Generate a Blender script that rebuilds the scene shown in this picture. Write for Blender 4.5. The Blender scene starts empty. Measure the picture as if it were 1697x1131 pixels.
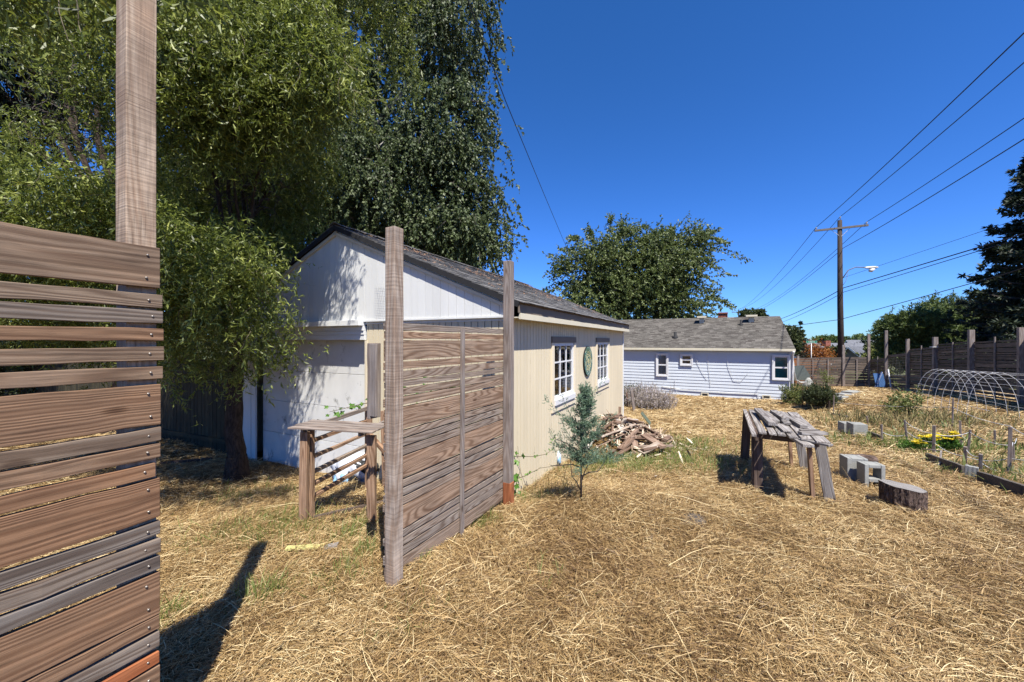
import bpy, math, random
import numpy as np
C = bpy.context.scene.collection
R = math.radians
SC = bpy.context.scene
# ---------------------------------------------------------------- camera, sky, sun, exposure
F, CX, CY, H = 637.0, 848.5, 565.5, 1.75          # focal length in photo pixels, photo centre, eye height
cam_d = bpy.data.cameras.new('camera'); cam = bpy.data.objects.new('camera', cam_d); C.objects.link(cam)
cam.location = (0, 0, H); cam.rotation_euler = (R(90), 0, 0)
cam_d.sensor_width = 36; cam_d.lens = 36 * F / 1697; cam_d.clip_start = 0.05; cam_d.clip_end = 6000
SC.camera = cam
SUN_AZ = (-0.36, 0.93); EL = 58.0                  # horizontal travel of the light, sun elevation
w = bpy.data.worlds.new('World'); SC.world = w; w.use_nodes = True
nt = w.node_tree; bg = nt.nodes['Background']
sky = nt.nodes.new('ShaderNodeTexSky'); sky.sky_type = 'NISHITA'; sky.sun_disc = False
sky.sun_elevation = R(EL); sky.sun_rotation = math.atan2(-SUN_AZ[0], -SUN_AZ[1])
sky.air_density = 1.0; sky.dust_density = 0.1; sky.ozone_density = 6.0
hs = nt.nodes.new('ShaderNodeHueSaturation'); hs.inputs['Saturation'].default_value = 1.25
nt.links.new(sky.outputs[0], hs.inputs['Color']); sp_ = nt.nodes.new('ShaderNodeSeparateColor'); cb_ = nt.nodes.new('ShaderNodeCombineColor'); nt.links.new(hs.outputs[0], sp_.inputs[0])
for i_, (g_, k_) in enumerate(((.78, .74), (.93, .95), (1.22, .92))):
    p_ = nt.nodes.new('ShaderNodeMath'); p_.operation = 'POWER'; p_.inputs[1].default_value = g_; nt.links.new(sp_.outputs[i_], p_.inputs[0])
    m_ = nt.nodes.new('ShaderNodeMath'); m_.operation = 'MULTIPLY'; m_.inputs[1].default_value = k_; nt.links.new(p_.outputs[0], m_.inputs[0]); nt.links.new(m_.outputs[0], cb_.inputs[i_])
nt.links.new(cb_.outputs[0], bg.inputs[0])
bg.inputs[1].default_value = 0.07
sd = bpy.data.lights.new('sun', 'SUN'); sun = bpy.data.objects.new('sun', sd); C.objects.link(sun)
sd.energy = 5.0; sd.angle = R(0.53); sd.color = (1.0, 0.955, 0.88)
from mathutils import Vector, Matrix
sun.rotation_euler = Vector((SUN_AZ[0]*math.cos(R(EL)), SUN_AZ[1]*math.cos(R(EL)), -math.sin(R(EL)))).to_track_quat('-Z', 'Y').to_euler()
sun.location = (4, -6, 12)
SC.view_settings.view_transform = 'Standard'; SC.view_settings.look = 'None'
SC.view_settings.exposure = 1.06; SC.view_settings.gamma = 1.0
SC.cycles.max_bounces = 6; SC.cycles.diffuse_bounces = 2; SC.cycles.transparent_max_bounces = 12

# ---------------------------------------------------------------- axes
A = math.atan2(321, F)
U = np.array([math.sin(A), math.cos(A), 0.]); V = np.array([-math.cos(A), math.sin(A), 0.]); Z = np.array([0, 0, 1.])
def P(px, py, d): return np.array([(px-CX)/F*d, d, H-(py-CY)/F*d])
RG = np.random.default_rng(7); random.seed(7)

# ---------------------------------------------------------------- terrain
CP = np.array([(0,0,0),(-2,1,0),(2,1,0),(-2.2,3,.0),(-.8,2.7,.02),(0,4.2,-.08),(-1.5,4.2,-.1),(-.2,5.2,-.28),(1.4,7,-.34),(3.2,11,-.46),
 (-3,6,-.42),(-5.5,6,-.4),(-5,3,-.1),(-2,5.2,-.25),(1.1,4.1,.03),(1.6,5.2,-.08),(2.9,4.6,0),(3.5,4.4,0),(3.95,5.3,-.02),(3.5,5.8,-.04),(4.1,4,0),(4.4,4.8,-.02),(4,2,.02),
 (4,9,-.4),(6,13,-.72),(3.7,13.5,-.72),(6.2,21.9,-1.12),(13.3,18.3,-1.12),(10.3,12.9,-.75),(5.8,4.4,0),(6.6,6,-.08),(7.1,7.9,-.2),(8.7,10.4,-.36),
 (15.3,11.5,-.15),(18,16.9,-.45),(20.7,22.3,-.92),(18.6,23.4,-.98),(11,8,-.1),(13,15,-.42),(15.5,18,-.62),(16,20.5,-.8),(12,5,.05),(-12,8,-.4),(-8,14,-.6),(0,18,-.9),
 (6,-5,.1),(-6,-5,.1),(20,5,.0),(30,26,-1.4),(25,35,-1.8),(10,36,-1.8),(-10,30,-1.5),(-25,10,-.8),(0,-12,0)], float)
def _fit():
    n = len(CP); xy = CP[:, :2]
    D = np.sqrt(((xy[:,None]-xy[None])**2).sum(-1)+.3); M = np.zeros((n+3, n+3)); M[:n,:n] = -D - np.eye(n)*-.15
    Q = np.c_[np.ones(n), xy]; M[:n, n:] = Q; M[n:, :n] = Q.T
    return np.linalg.solve(M, np.r_[CP[:,2], 0, 0, 0])
_w = _fit()
def smooth01(t): t = np.clip(t, 0, 1); return t*t*(3-2*t)
def gs(x, y):
    x = np.asarray(x, float); y = np.asarray(y, float); sh = x.shape; xf = x.ravel(); yf = y.ravel(); out = np.empty_like(xf)
    for i in range(0, len(xf), 40000):
        a = xf[i:i+40000]; b = yf[i:i+40000]
        D = np.sqrt((a[:,None]-CP[:,0])**2+(b[:,None]-CP[:,1])**2+.3)
        out[i:i+40000] = -D@_w[:-3] + _w[-3] + _w[-2]*a + _w[-1]*b
    r = np.sqrt(xf*xf+yf*yf); k = smooth01((r-30)/25); out = out*(1-k) + (-2.0)*k
    return out.reshape(sh)
_ph = np.random.default_rng(3).uniform(0, 6.28, (12, 2)); _dr = np.random.default_rng(4).uniform(0, 6.28, 12)
def nz(x, y, f, o=0):                                 # smooth pseudo noise, about -1..1
    s = 0
    for i in range(5):
        a = _dr[(i+o) % 12]; k = f*(1+.37*i)
        s = s + np.sin((x*np.cos(a)+y*np.sin(a))*k + _ph[(i+o) % 12, 0] + 1.3*np.sin((x*np.sin(a)-y*np.cos(a))*k*.6+_ph[(i+o) % 12, 1]))
    return s/3.2
def g(x, y):
    x = np.asarray(x, float); y = np.asarray(y, float)
    r = np.sqrt(x*x+y*y); k = 1-smooth01((r-14)/18)
    return gs(x, y) + k*(.018*nz(x, y, 2.6) + .012*nz(x, y, 6.5, 3) + .004*nz(x, y, 17, 5)) + .10*np.exp(-((x-.9)**2/.9+(y-4.0)**2/.35))
def gz(x, y): return float(g(np.array([x]), np.array([y]))[0])
def gp(px, py):                                       # where the ground lies behind a photo pixel
    lo, hi = .5, 200.
    f = lambda d: H-(py-CY)/F*d - gz((px-CX)/F*d, d)
    d = .8; st = .1
    while f(d) > 0 and d < 200: d += st; st *= 1.03
    lo, hi = d-st, d
    for _ in range(20):
        m = (lo+hi)/2
        if f(m) > 0: lo = m
        else: hi = m
    x = (px-CX)/F*hi; return np.array([x, hi, gz(x, hi)])

# ---------------------------------------------------------------- mesh builders
def mesh_arrays(name, V3, loops, counts, mats, parent=None, tint=None, gco=None, smooth=False, fmat=None):
    V3 = np.asarray(V3, np.float64)
    if parent is not None: org = np.array(parent_world(parent)); 
    else:
        mn, mx = V3.min(0), V3.max(0); org = np.array([(mn[0]+mx[0])/2, (mn[1]+mx[1])/2, mn[2]])
    me = bpy.data.meshes.new(name)
    me.vertices.add(len(V3)); me.vertices.foreach_set('co', (V3-org).astype(np.float32).ravel())
    me.loops.add(len(loops)); me.loops.foreach_set('vertex_index', np.asarray(loops, np.int32))
    st = np.r_[0, np.cumsum(counts)[:-1]].astype(np.int32)
    me.polygons.add(len(counts)); me.polygons.foreach_set('loop_start', st)
    if fmat is not None: me.polygons.foreach_set('material_index', np.asarray(fmat, np.int32))
    if tint is not None:
        a = me.attributes.new('tint', 'FLOAT', 'POINT'); a.data.foreach_set('value', np.asarray(tint, np.float32).ravel())
    if gco is not None:
        a = me.attributes.new('gco', 'FLOAT_VECTOR', 'POINT'); a.data.foreach_set('vector', np.asarray(gco, np.float32).ravel())
    me.update(calc_edges=True)
    me.polygons.foreach_set('use_smooth', np.full(len(counts), smooth))
    for m in (mats if isinstance(mats, (list, tuple)) else [mats]): me.materials.append(m)
    o = bpy.data.objects.new(name, me); C.objects.link(o)
    if parent is not None: o.parent = parent
    else: o.location = org
    return o
def parent_world(o):
    p = Vector((0, 0, 0))
    while o is not None: p += o.location; o = o.parent
    return p
class MB:
    def __init__(s): s.v = []; s.f = []; s.t = []; s.g = []; s.n = 0; s.m = []; s.cm = 0
    def add(s, vs, fs, gc=None, tint=None):
        vs = np.asarray(vs, float); tint = RG.random() if tint is None else tint
        s.v.append(vs); s.t.append(np.full(len(vs), tint)); s.g.append(vs if gc is None else np.asarray(gc, float))
        for q in fs: s.f.append([i+s.n for i in q]); s.m.append(s.cm)
        s.n += len(vs)
    def beam(s, p0, p1, wd, th, up=Z, tint=None, seg=1, wob=0, ends=None, chip=0):
        """a board from p0 to p1; wd along up, th sideways, axis through the middle"""
        p0 = np.asarray(p0, float); p1 = np.asarray(p1, float); d = p1-p0; L = np.linalg.norm(d); d = d/L
        sd_ = np.cross(d, up); sd_ /= np.linalg.norm(sd_); u_ = np.cross(sd_, d)
        off = RG.uniform(-50, 50, 3); vs = []; gc = []
        n = seg+1
        for i in range(n):
            t = i/seg; c = p0+d*L*t
            e = RG.normal(0, wob, 4) if wob else np.zeros(4)
            c = c+u_*e[0]*.6+sd_*e[1]*.6
            for a, b in ((-1,-1),(1,-1),(1,1),(-1,1)):
                vs.append(c+u_*(a*(wd/2+e[2]*.5))+sd_*(b*(th/2)))
                gc.append((t*L+off[0], a*wd/2+off[1], b*th/2+off[2]))
        fs = [(3,2,1,0), (4*seg, 4*seg+1, 4*seg+2, 4*seg+3)]
        for i in range(seg):
            o = 4*i
            for k in range(4): fs.append((o+k, o+(k+1)%4, o+4+(k+1)%4, o+4+k))
        s.add(vs, fs, gc, tint); return s
    def box(s, c, sx, sy, sz, ax=(1,0,0), ay=(0,1,0), tint=None, base=False):
        c = np.asarray(c, float); ax = np.asarray(ax, float); ay = np.asarray(ay, float)
        if base: c = c+Z*sz/2
        az = np.cross(ax, ay); az = az/np.linalg.norm(az)
        return s.beam(c-ax*sx/2, c+ax*sx/2, sz, sy, az, tint)
    def prism(s, poly, o, a, b, n, th, tint=None):
        """polygon (list of 2D) in plane a,b at o, extruded th along n"""
        o = np.asarray(o, float); a = np.asarray(a, float); b = np.asarray(b, float); n = np.asarray(n, float); k = len(poly)
        vs = [o+a*x+b*y for x, y in poly]+[o+a*x+b*y+n*th for x, y in poly]
        off = RG.uniform(-50, 50, 3)
        gc = [(y+off[0], x+off[1], off[2]) for x, y in poly]+[(y+off[0], x+off[1], th+off[2]) for x, y in poly]
        fs = [tuple(range(k))[::-1], tuple(range(k, 2*k))]+[(i, (i+1)%k, k+(i+1)%k, k+i) for i in range(k)]
        s.add(vs, fs, gc, tint); return s
    def tube(s, pts, r, n=8, tint=None, cap=True, jit=0):
        pts = np.asarray(pts, float); m = len(pts); r = np.broadcast_to(np.asarray(r, float), (m,))
        tg = np.gradient(pts, axis=0); tg /= np.linalg.norm(tg, axis=1)[:, None]+1e-9
        ref = np.array([.13, .21, .97]) if abs(tg[0][2]) < .9 else np.array([1., .1, .05])
        vs = []; gc = []; L = 0; off = RG.uniform(-50, 50, 3)
        for i in range(m):
            x = np.cross(tg[i], ref); x /= np.linalg.norm(x)+1e-9; y = np.cross(tg[i], x)
            if i: L += np.linalg.norm(pts[i]-pts[i-1])
            for k in range(n):
                a = 2*math.pi*k/n; rr = r[i]*(1+(RG.normal(0, jit) if jit else 0))
                vs.append(pts[i]+(x*math.cos(a)+y*math.sin(a))*rr); gc.append((L+off[0], math.cos(a)*r[i]+off[1], math.sin(a)*r[i]+off[2]))
        fs = []
        for i in range(m-1):
            for k in range(n): fs.append((i*n+k, i*n+(k+1)%n, (i+1)*n+(k+1)%n, (i+1)*n+k))
        if cap: fs += [tuple(range(n))[::-1], tuple(range((m-1)*n, m*n))]
        s.add(vs, fs, gc, tint); return s
    def build(s, name, mat, parent=None, smooth=False, bevel=0):
        lens = [len(f) for f in s.f]; loops = [i for f in s.f for i in f]
        o = mesh_arrays(name, np.concatenate(s.v), loops, lens, mat, parent, np.concatenate(s.t), np.concatenate(s.g), smooth, s.m if s.cm else None)
        if bevel:
            b = o.modifiers.new('bevel', 'BEVEL'); b.width = bevel; b.segments = 2; b.limit_method = 'ANGLE'; b.angle_limit = R(50)
        return o
def tag(o, label=None, cat=None, group=None, kind=None):
    if label: o['label'] = label
    if cat: o['category'] = cat
    if group: o['group'] = group
    if kind: o['kind'] = kind
    return o
def thing(name, loc, label, cat, group=None):
    o = bpy.data.objects.new(name, None); C.objects.link(o); o.location = tuple(float(v) for v in loc); o.empty_display_size = .1
    return tag(o, label, cat, group)
def copy_tree(o, parent=None):
    c = o.copy(); C.objects.link(c)
    if parent is not None: c.parent = parent
    for ch in list(o.children): copy_tree(ch, c)
    return c
def ribbons(Pt, S, W, name, mat, parent=None, tint=None, kind=None, fold=None):
    """Pt (N,k,3) centre lines, S (N,3) side vectors, W (k,) or (N,k) half widths"""
    N, k, _ = Pt.shape; W = np.broadcast_to(np.asarray(W), (N, k))
    a = Pt-S[:,None]*W[...,None]; b = Pt+S[:,None]*W[...,None]
    Vv = np.stack([a, b], 2).reshape(-1, 3)
    base = (np.arange(N)*2*k)[:,None]; j = np.arange(k-1)[None]*2
    q = np.stack([base+j, base+j+1, base+j+3, base+j+2], -1).reshape(-1)
    t = None if tint is None else np.repeat(tint, 2*k)
    return mesh_arrays(name, Vv, q, np.full(N*(k-1), 4), mat, parent, t, None, False)
def leaves(Pb, D, S, L, Wd, name, mat, parent=None, tint=None, cup=.15):
    """diamond leaves: base Pb, direction D, side S, length L, width Wd (arrays)"""
    N = len(Pb); L = np.broadcast_to(L, (N,))[:,None]; Wd = np.broadcast_to(Wd, (N,))[:,None]
    Nn = np.cross(D, S); m = Pb+D*L*.45
    Vv = np.stack([Pb, m-S*Wd/2+Nn*cup*Wd, Pb+D*L-Nn*cup*L*.5, m+S*Wd/2+Nn*cup*Wd], 1).reshape(-1, 3)
    q = (np.arange(N)*4)[:,None]+np.array([0,1,2,3])[None]
    return mesh_arrays(name, Vv, q.ravel(), np.full(N, 4), mat, parent, None if tint is None else np.repeat(tint, 4), None, False)
def unit(a): return a/(np.linalg.norm(a, axis=-1, keepdims=True)+1e-9)
def rperp(D, rng):
    return unit(np.cross(D, rng.normal(size=D.shape)))

# ---------------------------------------------------------------- materials
KA = .72
def kc(c): return tuple(v*KA for v in c)
def new_mat(name):
    m = bpy.data.materials.new(name); m.use_nodes = True; return m, m.node_tree, m.node_tree.nodes['Principled BSDF']
def nd(nt, t, **kw):
    n = nt.nodes.new(t)
    for k, v in kw.items():
        if k in n.inputs: n.inputs[k].default_value = v
        else: setattr(n, k, v)
    return n
def ramp(nt, fac, stops, interp='LINEAR'):
    r = nt.nodes.new('ShaderNodeValToRGB'); r.color_ramp.interpolation = interp
    el = r.color_ramp.elements
    while len(el) < len(stops): el.new(.5)
    for e, (p, c) in zip(el, stops): e.position = p; e.color = (*c, 1)
    nt.links.new(fac, r.inputs[0]); return r.outputs[0]
def mix(nt, fac, a, b, mode='MIX'):
    m = nt.nodes.new('ShaderNodeMix'); m.data_type = 'RGBA'; m.blend_type = mode
    for i, v in ((0, fac), (6, a), (7, b)):
        if isinstance(v, bpy.types.NodeSocket): nt.links.new(v, m.inputs[i])
        elif i == 0: m.inputs[0].default_value = v
        else: m.inputs[i].default_value = (*v, 1)
    return m.outputs[2]
def mth(nt, op, a, b=0.):
    m = nt.nodes.new('ShaderNodeMath'); m.operation = op
    for i, v in ((0, a), (1, b)):
        if isinstance(v, bpy.types.NodeSocket): nt.links.new(v, m.inputs[i])
        else: m.inputs[i].default_value = v
    return m.outputs[0]
def attr(nt, n, out): a = nt.nodes.new('ShaderNodeAttribute'); a.attribute_name = n; return a.outputs[out]
def bump(nt, bsdf, h, st=.3, dist=.01):
    b = nt.nodes.new('ShaderNodeBump'); b.inputs['Strength'].default_value = st; b.inputs['Distance'].default_value = dist
    nt.links.new(h, b.inputs['Height']); nt.links.new(b.outputs[0], bsdf.inputs['Normal'])
def scaled(nt, vec, s):
    m = nt.nodes.new('ShaderNodeMapping'); m.inputs['Scale'].default_value = s; nt.links.new(vec, m.inputs[0]); return m.outputs[0]
def noise(nt, vec, scale, detail=3, rough=.55, dist=0):
    n = nt.nodes.new('ShaderNodeTexNoise'); n.inputs['Scale'].default_value = scale; n.inputs['Detail'].default_value = detail
    n.inputs['Roughness'].default_value = rough; n.inputs['Distortion'].default_value = dist; nt.links.new(vec, n.inputs['Vector']); return n.outputs[0]
def wood(name, tones, dark, ring=26, contrast=.75, rough=.8, saw=0, bmp=.45, lo=(.55, 5.5, 5.5)):
    """weathered timber: tones picked per board through the tint attribute, growth rings as contour lines of a stretched noise"""
    m, nt, b = new_mat(name); gc = attr(nt, 'gco', 'Vector'); ti = attr(nt, 'tint', 'Fac')
    base = ramp(nt, ti, [(p, kc(c)) for p, c in tones])
    low = noise(nt, scaled(nt, gc, lo), 1.0, 1.5, .4, .15)
    w1 = mth(nt, 'SINE', mth(nt, 'MULTIPLY', low, ring*6.28)); w1 = mth(nt, 'ADD', mth(nt, 'MULTIPLY', w1, .5), .5)
    fine = noise(nt, scaled(nt, gc, (3.5, 95, 95)), 1.0, 5, .75)
    w2 = mth(nt, 'MULTIPLY', w1, mth(nt, 'ADD', fine, .35))
    gr = ramp(nt, w2, [(.0, (1, 1, 1)), (.45, (.9, .88, .86)), (.9, tuple(1-contrast*(1-x) for x in dark))])
    c1 = mix(nt, 1., base, gr, 'MULTIPLY')
    fr = ramp(nt, fine, [(.30, (.40, .38, .36)), (.46, (.92, .91, .90)), (.56, (1.05, 1.05, 1.05)), (.70, (1.38, 1.36, 1.33))])
    c2 = mix(nt, .95, c1, fr, 'MULTIPLY')
    bl = noise(nt, scaled(nt, gc, (2.2, 7, 7)), 1.6, 3, .6)
    c3 = mix(nt, .8, c2, ramp(nt, bl, [(.3, (.66, .64, .64)), (.55, (1, 1, 1)), (.75, (1.14, 1.08, 1.02))]), 'MULTIPLY')
    vk = nt.nodes.new('ShaderNodeTexVoronoi'); vk.inputs['Scale'].default_value = 1.0; vk.inputs['Randomness'].default_value = 1.0; nt.links.new(scaled(nt, gc, (2.6, 7, 7)), vk.inputs['Vector'])
    c3 = mix(nt, .85, c3, ramp(nt, vk.outputs['Distance'], [(.05, (.35, .28, .24)), (.085, (.62, .56, .5)), (.12, (1, 1, 1))]), 'MULTIPLY')
    h = mth(nt, 'ADD', mth(nt, 'MULTIPLY', fine, .8), mth(nt, 'MULTIPLY', w1, -.35))
    if saw:
        wv = noise(nt, scaled(nt, gc, (saw*2.2, 3, 3)), 1.0, 0, .5)
        c3 = mix(nt, .42, c3, ramp(nt, wv, [(.35, (.72, .69, .67)), (.6, (1.1, 1.09, 1.08))]), 'MULTIPLY')
        h = mth(nt, 'ADD', h, mth(nt, 'MULTIPLY', wv, .8))
    nt.links.new(c3, b.inputs['Base Color']); b.inputs['Roughness'].default_value = rough; b.inputs['Specular IOR Level'].default_value = .25
    bump(nt, b, h, bmp, .004); return m
def paint(name, col, var=.12, dirt=None, rough=.65, sc=3., stretch=(1, 1, .35), grain=.25, spec=.3):
    col = kc(col); dirt = dirt and (kc(dirt[0]), dirt[1])
    m, nt, b = new_mat(name); tc = nt.nodes.new('ShaderNodeTexCoord'); ob = tc.outputs['Object']
    n1 = noise(nt, scaled(nt, ob, stretch), sc, 5, .65); ti = attr(nt, 'tint', 'Fac')
    lo = tuple(c*(1-var) for c in col); hi = tuple(min(1, c*(1+var*.6)) for c in col)
    c = ramp(nt, n1, [(.3, lo), (.7, hi)])
    c = mix(nt, 1., c, ramp(nt, ti, [(0, (1-var*.6,)*3), (1, (1+var*.3,)*3)]), 'MULTIPLY')
    if dirt:
        n2 = noise(nt, scaled(nt, ob, stretch), sc*2.3, 6, .75, .3)
        c = mix(nt, ramp(nt, n2, [(dirt[1], (0, 0, 0)), (dirt[1]+.13, (1, 1, 1))]), c, dirt[0])
    nt.links.new(c, b.inputs['Base Color']); b.inputs['Roughness'].default_value = rough; b.inputs['Specular IOR Level'].default_value = spec
    bump(nt, b, noise(nt, ob, 55, 4, .7), grain, .004); return m
def leafm(name, a, bb, cc=None, trans=.3, rough=.45, tr_col=None):
    a = kc(a); bb = kc(bb); cc = cc and kc(cc)
    m, nt, b = new_mat(name); ti = attr(nt, 'tint', 'Fac')
    st = [(0, a), (1, bb)] if cc is None else [(0, a), (.6, bb), (1, cc)]
    c = ramp(nt, ti, st); nt.links.new(c, b.inputs['Base Color']); b.inputs['Roughness'].default_value = rough; b.inputs['Specular IOR Level'].default_value = .35
    t = nt.nodes.new('ShaderNodeBsdfTranslucent'); nt.links.new(mix(nt, .6, c, tr_col or tuple(min(1, x*1.7) for x in bb)), t.inputs[0])
    mx = nt.nodes.new('ShaderNodeMixShader'); mx.inputs[0].default_value = trans
    nt.links.new(b.outputs[0], mx.inputs[1]); nt.links.new(t.outputs[0], mx.inputs[2]); nt.links.new(mx.outputs[0], nt.nodes['Material Output'].inputs[0]); return m
def flat(name, col, rough=.5, metal=0, spec=.4):
    col = kc(col)
    m, nt, b = new_mat(name); tc = nt.nodes.new('ShaderNodeTexCoord')
    c = mix(nt, 1., col, ramp(nt, noise(nt, tc.outputs['Object'], 14, 4, .6), [(.3, (.78,)*3), (.7, (1.1,)*3)]), 'MULTIPLY')
    nt.links.new(c, b.inputs['Base Color']); b.inputs['Roughness'].default_value = rough; b.inputs['Metallic'].default_value = metal; b.inputs['Specular IOR Level'].default_value = spec
    return m
def glassm(name, tint=(1, 1, 1), refl=.12):
    m, nt, b = new_mat(name); nt.nodes.remove(b)
    tr = nd(nt, 'ShaderNodeBsdfTransparent'); tr.inputs[0].default_value = (*tint, 1)
    gl = nd(nt, 'ShaderNodeBsdfGlossy'); gl.inputs['Roughness'].default_value = .02
    fr = nd(nt, 'ShaderNodeFresnel'); fr.inputs[0].default_value = 1.5
    mx = nd(nt, 'ShaderNodeMixShader'); nt.links.new(mth(nt, 'ADD', fr.outputs[0], refl*.3), mx.inputs[0])
    nt.links.new(tr.outputs[0], mx.inputs[1]); nt.links.new(gl.outputs[0], mx.inputs[2]); nt.links.new(mx.outputs[0], nt.nodes['Material Output'].inputs[0]); return m

M = {}
M['fence'] = wood('fence_wood', [(0, (.235, .21, .185)), (.35, (.29, .215, .15)), (.7, (.31, .19, .112)), (1, (.33, .175, .09))], (.36, .27, .22), 22, .7, lo=(.28, 8, 8))
M['fence_post'] = wood('post_wood', [(0, (.46, .36, .27)), (1, (.52, .40, .29))], (.6, .5, .44), 16, .55, saw=75, bmp=.35)
M['screen'] = wood('screen_wood', [(0, (.34, .30, .26)), (.5, (.40, .29, .205)), (1, (.43, .265, .165))], (.30, .2, .14), 26, .72)
M['screen_post'] = wood('screen_post_wood', [(0, (.42, .36, .31)), (1, (.50, .40, .31))], (.6, .47, .37), 13, .65, saw=40)
M['grey_post'] = wood('grey_post_wood', [(0, (.27, .24, .22)), (1, (.36, .30, .26))], (.6, .5, .44), 13, .6)
M['grey_wood'] = wood('grey_weathered_wood', [(0, (.26, .245, .23)), (1, (.44, .41, .38))], (.35, .3, .27), 20, .8)
M['dark_wood'] = wood('dark_and_shaded_wood', [(0, (.10, .075, .065)), (1, (.17, .12, .09))], (.5, .4, .33), 12, .6)  # dark timber; shade under the tabletop is put into these tones
M['back_fence'] = wood('old_back_fence_wood', [(0, (.11, .09, .075)), (.5, (.18, .145, .115)), (1, (.28, .22, .17))], (.5, .45, .4), 8, .5, bmp=.25)
M['scrap'] = wood('scrap_wood', [(0, (.20, .13, .09)), (.6, (.38, .27, .20)), (.9, (.50, .42, .34)), (1, (.75, .70, .62))], (.5, .4, .33), 12, .6)
M['shadowed'] = wood('shade_dark_wood', [(0, (.045, .042, .025)), (1, (.08, .07, .04))], (.5, .45, .4), 8, .5, bmp=.25)  # near-black tones: deep shade behind the willow put into the fence colour
M['cedar'] = wood('new_cedar_wood', [(0, (.42, .17, .06)), (1, (.50, .21, .08))], (.7, .55, .4), 10, .5)
M['red_slat'] = wood('red_stained_wood', [(0, (.36, .12, .05)), (1, (.42, .15, .06))], (.6, .45, .35), 10, .5)
M['pole'] = wood('creosote_pole_wood', [(0, (.055, .042, .036)), (1, (.075, .055, .045))], (.6, .5, .45), 8, .4)
M['arm'] = wood('crossarm_wood', [(0, (.2, .19, .18)), (1, (.26, .24, .22))], (.6, .5, .45), 8, .4)
M['beige'] = paint('beige_siding_paint', (.80, .69, .48), .08, ((.42, .33, .22), .62), .7, 2.5, (1, 1, .25), .35)
M['beige_trim'] = paint('beige_trim_paint', (.84, .73, .53), .08, ((.36, .3, .22), .72))
M['trim_grey'] = paint('grey_and_shaded_trim_paint', (.23, .185, .14), .08)
M['gable'] = paint('chalky_white_paint', (.84, .84, .80), .07, ((.40, .38, .34), .66), .7, 3.2, (1.2, 1.2, .22), .6)
M['door'] = paint('garage_door_paint', (.82, .81, .77), .10, ((.26, .25, .22), .58), .7, 2.2, (1, 1, .6), .5)
M['white'] = paint('white_trim_paint', (.80, .80, .79), .05, None, .45)
M['offwhite'] = paint('cream_fascia_paint', (.72, .66, .50), .06, ((.4, .34, .25), .73))
M['blue'] = paint('pale_blue_siding_paint', (.66, .71, .755), .05, ((.35, .38, .45), .74), .6, 2.0, (1, 1, .5), .15)
M['black'] = flat('black_felt', (.02, .02, .022), .8)
M['dark'] = flat('dark_interior', (.015, .015, .015), .9)
M['curtain'] = flat('pale_curtain_cloth', (.95, .92, .85), .9)
M['curtain_tan'] = flat('tan_roller_blind', (.42, .33, .2), .9)
M['curtain_teal'] = flat('teal_curtain_cloth', (.06, .42, .44), .9)
M['glass'] = glassm('window_glass')
M['metal'] = flat('galvanised_metal', (.78, .78, .77), .45, .15)
M['screw'] = flat('screw_metal', (.5, .45, .38), .35, .7)
M['rust'] = flat('rusty_metal', (.2, .09, .05), .8)
M['pvc'] = flat('white_plastic', (.75, .75, .72), .35)
M['wire'] = flat('black_cable', (.012, .012, .014), .6)
M['concrete'] = paint('concrete', (.36, .36, .33), .2, ((.2, .19, .17), .60), .9, 6, (1, 1, 1), .8, .15)
M['dark_edging'] = paint('dark_garden_edging', (.13, .11, .09), .2, None, .9, 5, (1, 1, 1), .5)
M['brick'] = flat('brick_red', (.30, .10, .07), .9)
M['green_sign'] = flat('green_sign_enamel', (.0, .22, .13), .35)
M['sign_white'] = flat('sign_lettering_white', (.85, .87, .85), .4)
M['blue_plastic'] = flat('blue_plastic', (.03, .09, .22), .9)
M['white_bag'] = flat('white_woven_bag', (.72, .75, .8), .6)
M['bag_blue'] = flat('pale_blue_bag', (.28, .5, .72), .6)
M['yellow'] = flat('yellow_painted_wood', (.65, .62, .24), .7)
M['black_cloth'] = flat('black_plastic_sheet', (.02, .02, .02), .5)
def shingle(name, tones, sc=40):
    m, nt, b = new_mat(name); tc = nt.nodes.new('ShaderNodeTexCoord'); gc = attr(nt, 'gco', 'Vector')
    c = ramp(nt, attr(nt, 'tint', 'Fac'), [(p, kc(q)) for p, q in tones])
    n1 = noise(nt, gc, sc, 5, .75); n2 = noise(nt, tc.outputs['Object'], 1.3, 4, .6)
    c = mix(nt, .9, c, ramp(nt, n1, [(.3, (.55,)*3), (.5, (1,)*3), (.72, (1.5, 1.5, 1.5))]), 'MULTIPLY')
    c = mix(nt, .8, c, ramp(nt, n2, [(.3, (.75,)*3), (.7, (1.2,)*3)]), 'MULTIPLY')
    nt.links.new(c, b.inputs['Base Color']); b.inputs['Roughness'].default_value = .95; b.inputs['Specular IOR Level'].default_value = .1
    bump(nt, b, n1, .7, .006); return m
M['shed_shingle'] = shingle('old_grey_shingle', [(0, (.10, .095, .09)), (.5, (.17, .165, .16)), (1, (.25, .24, .23))], 28)
M['house_shingle'] = shingle('brown_grey_shingle', [(0, (.085, .075, .066)), (.5, (.125, .115, .10)), (1, (.18, .165, .145))], 16)
M['far_shingle'] = shingle('slate_grey_shingle', [(0, (.13, .135, .15)), (1, (.18, .185, .2))], 8)
def barkm(name, a, b2, sc=9, st=1.):
    m, nt, b = new_mat(name); gc = attr(nt, 'gco', 'Vector')
    n1 = noise(nt, scaled(nt, gc, (.35, 1, 1)), sc*3, 5, .7, .6); c = ramp(nt, n1, [(.35, kc(a)), (.65, kc(b2))])
    nt.links.new(c, b.inputs['Base Color']); b.inputs['Roughness'].default_value = .95; b.inputs['Specular IOR Level'].default_value = .15
    bump(nt, b, n1, st, .03); return m
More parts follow.
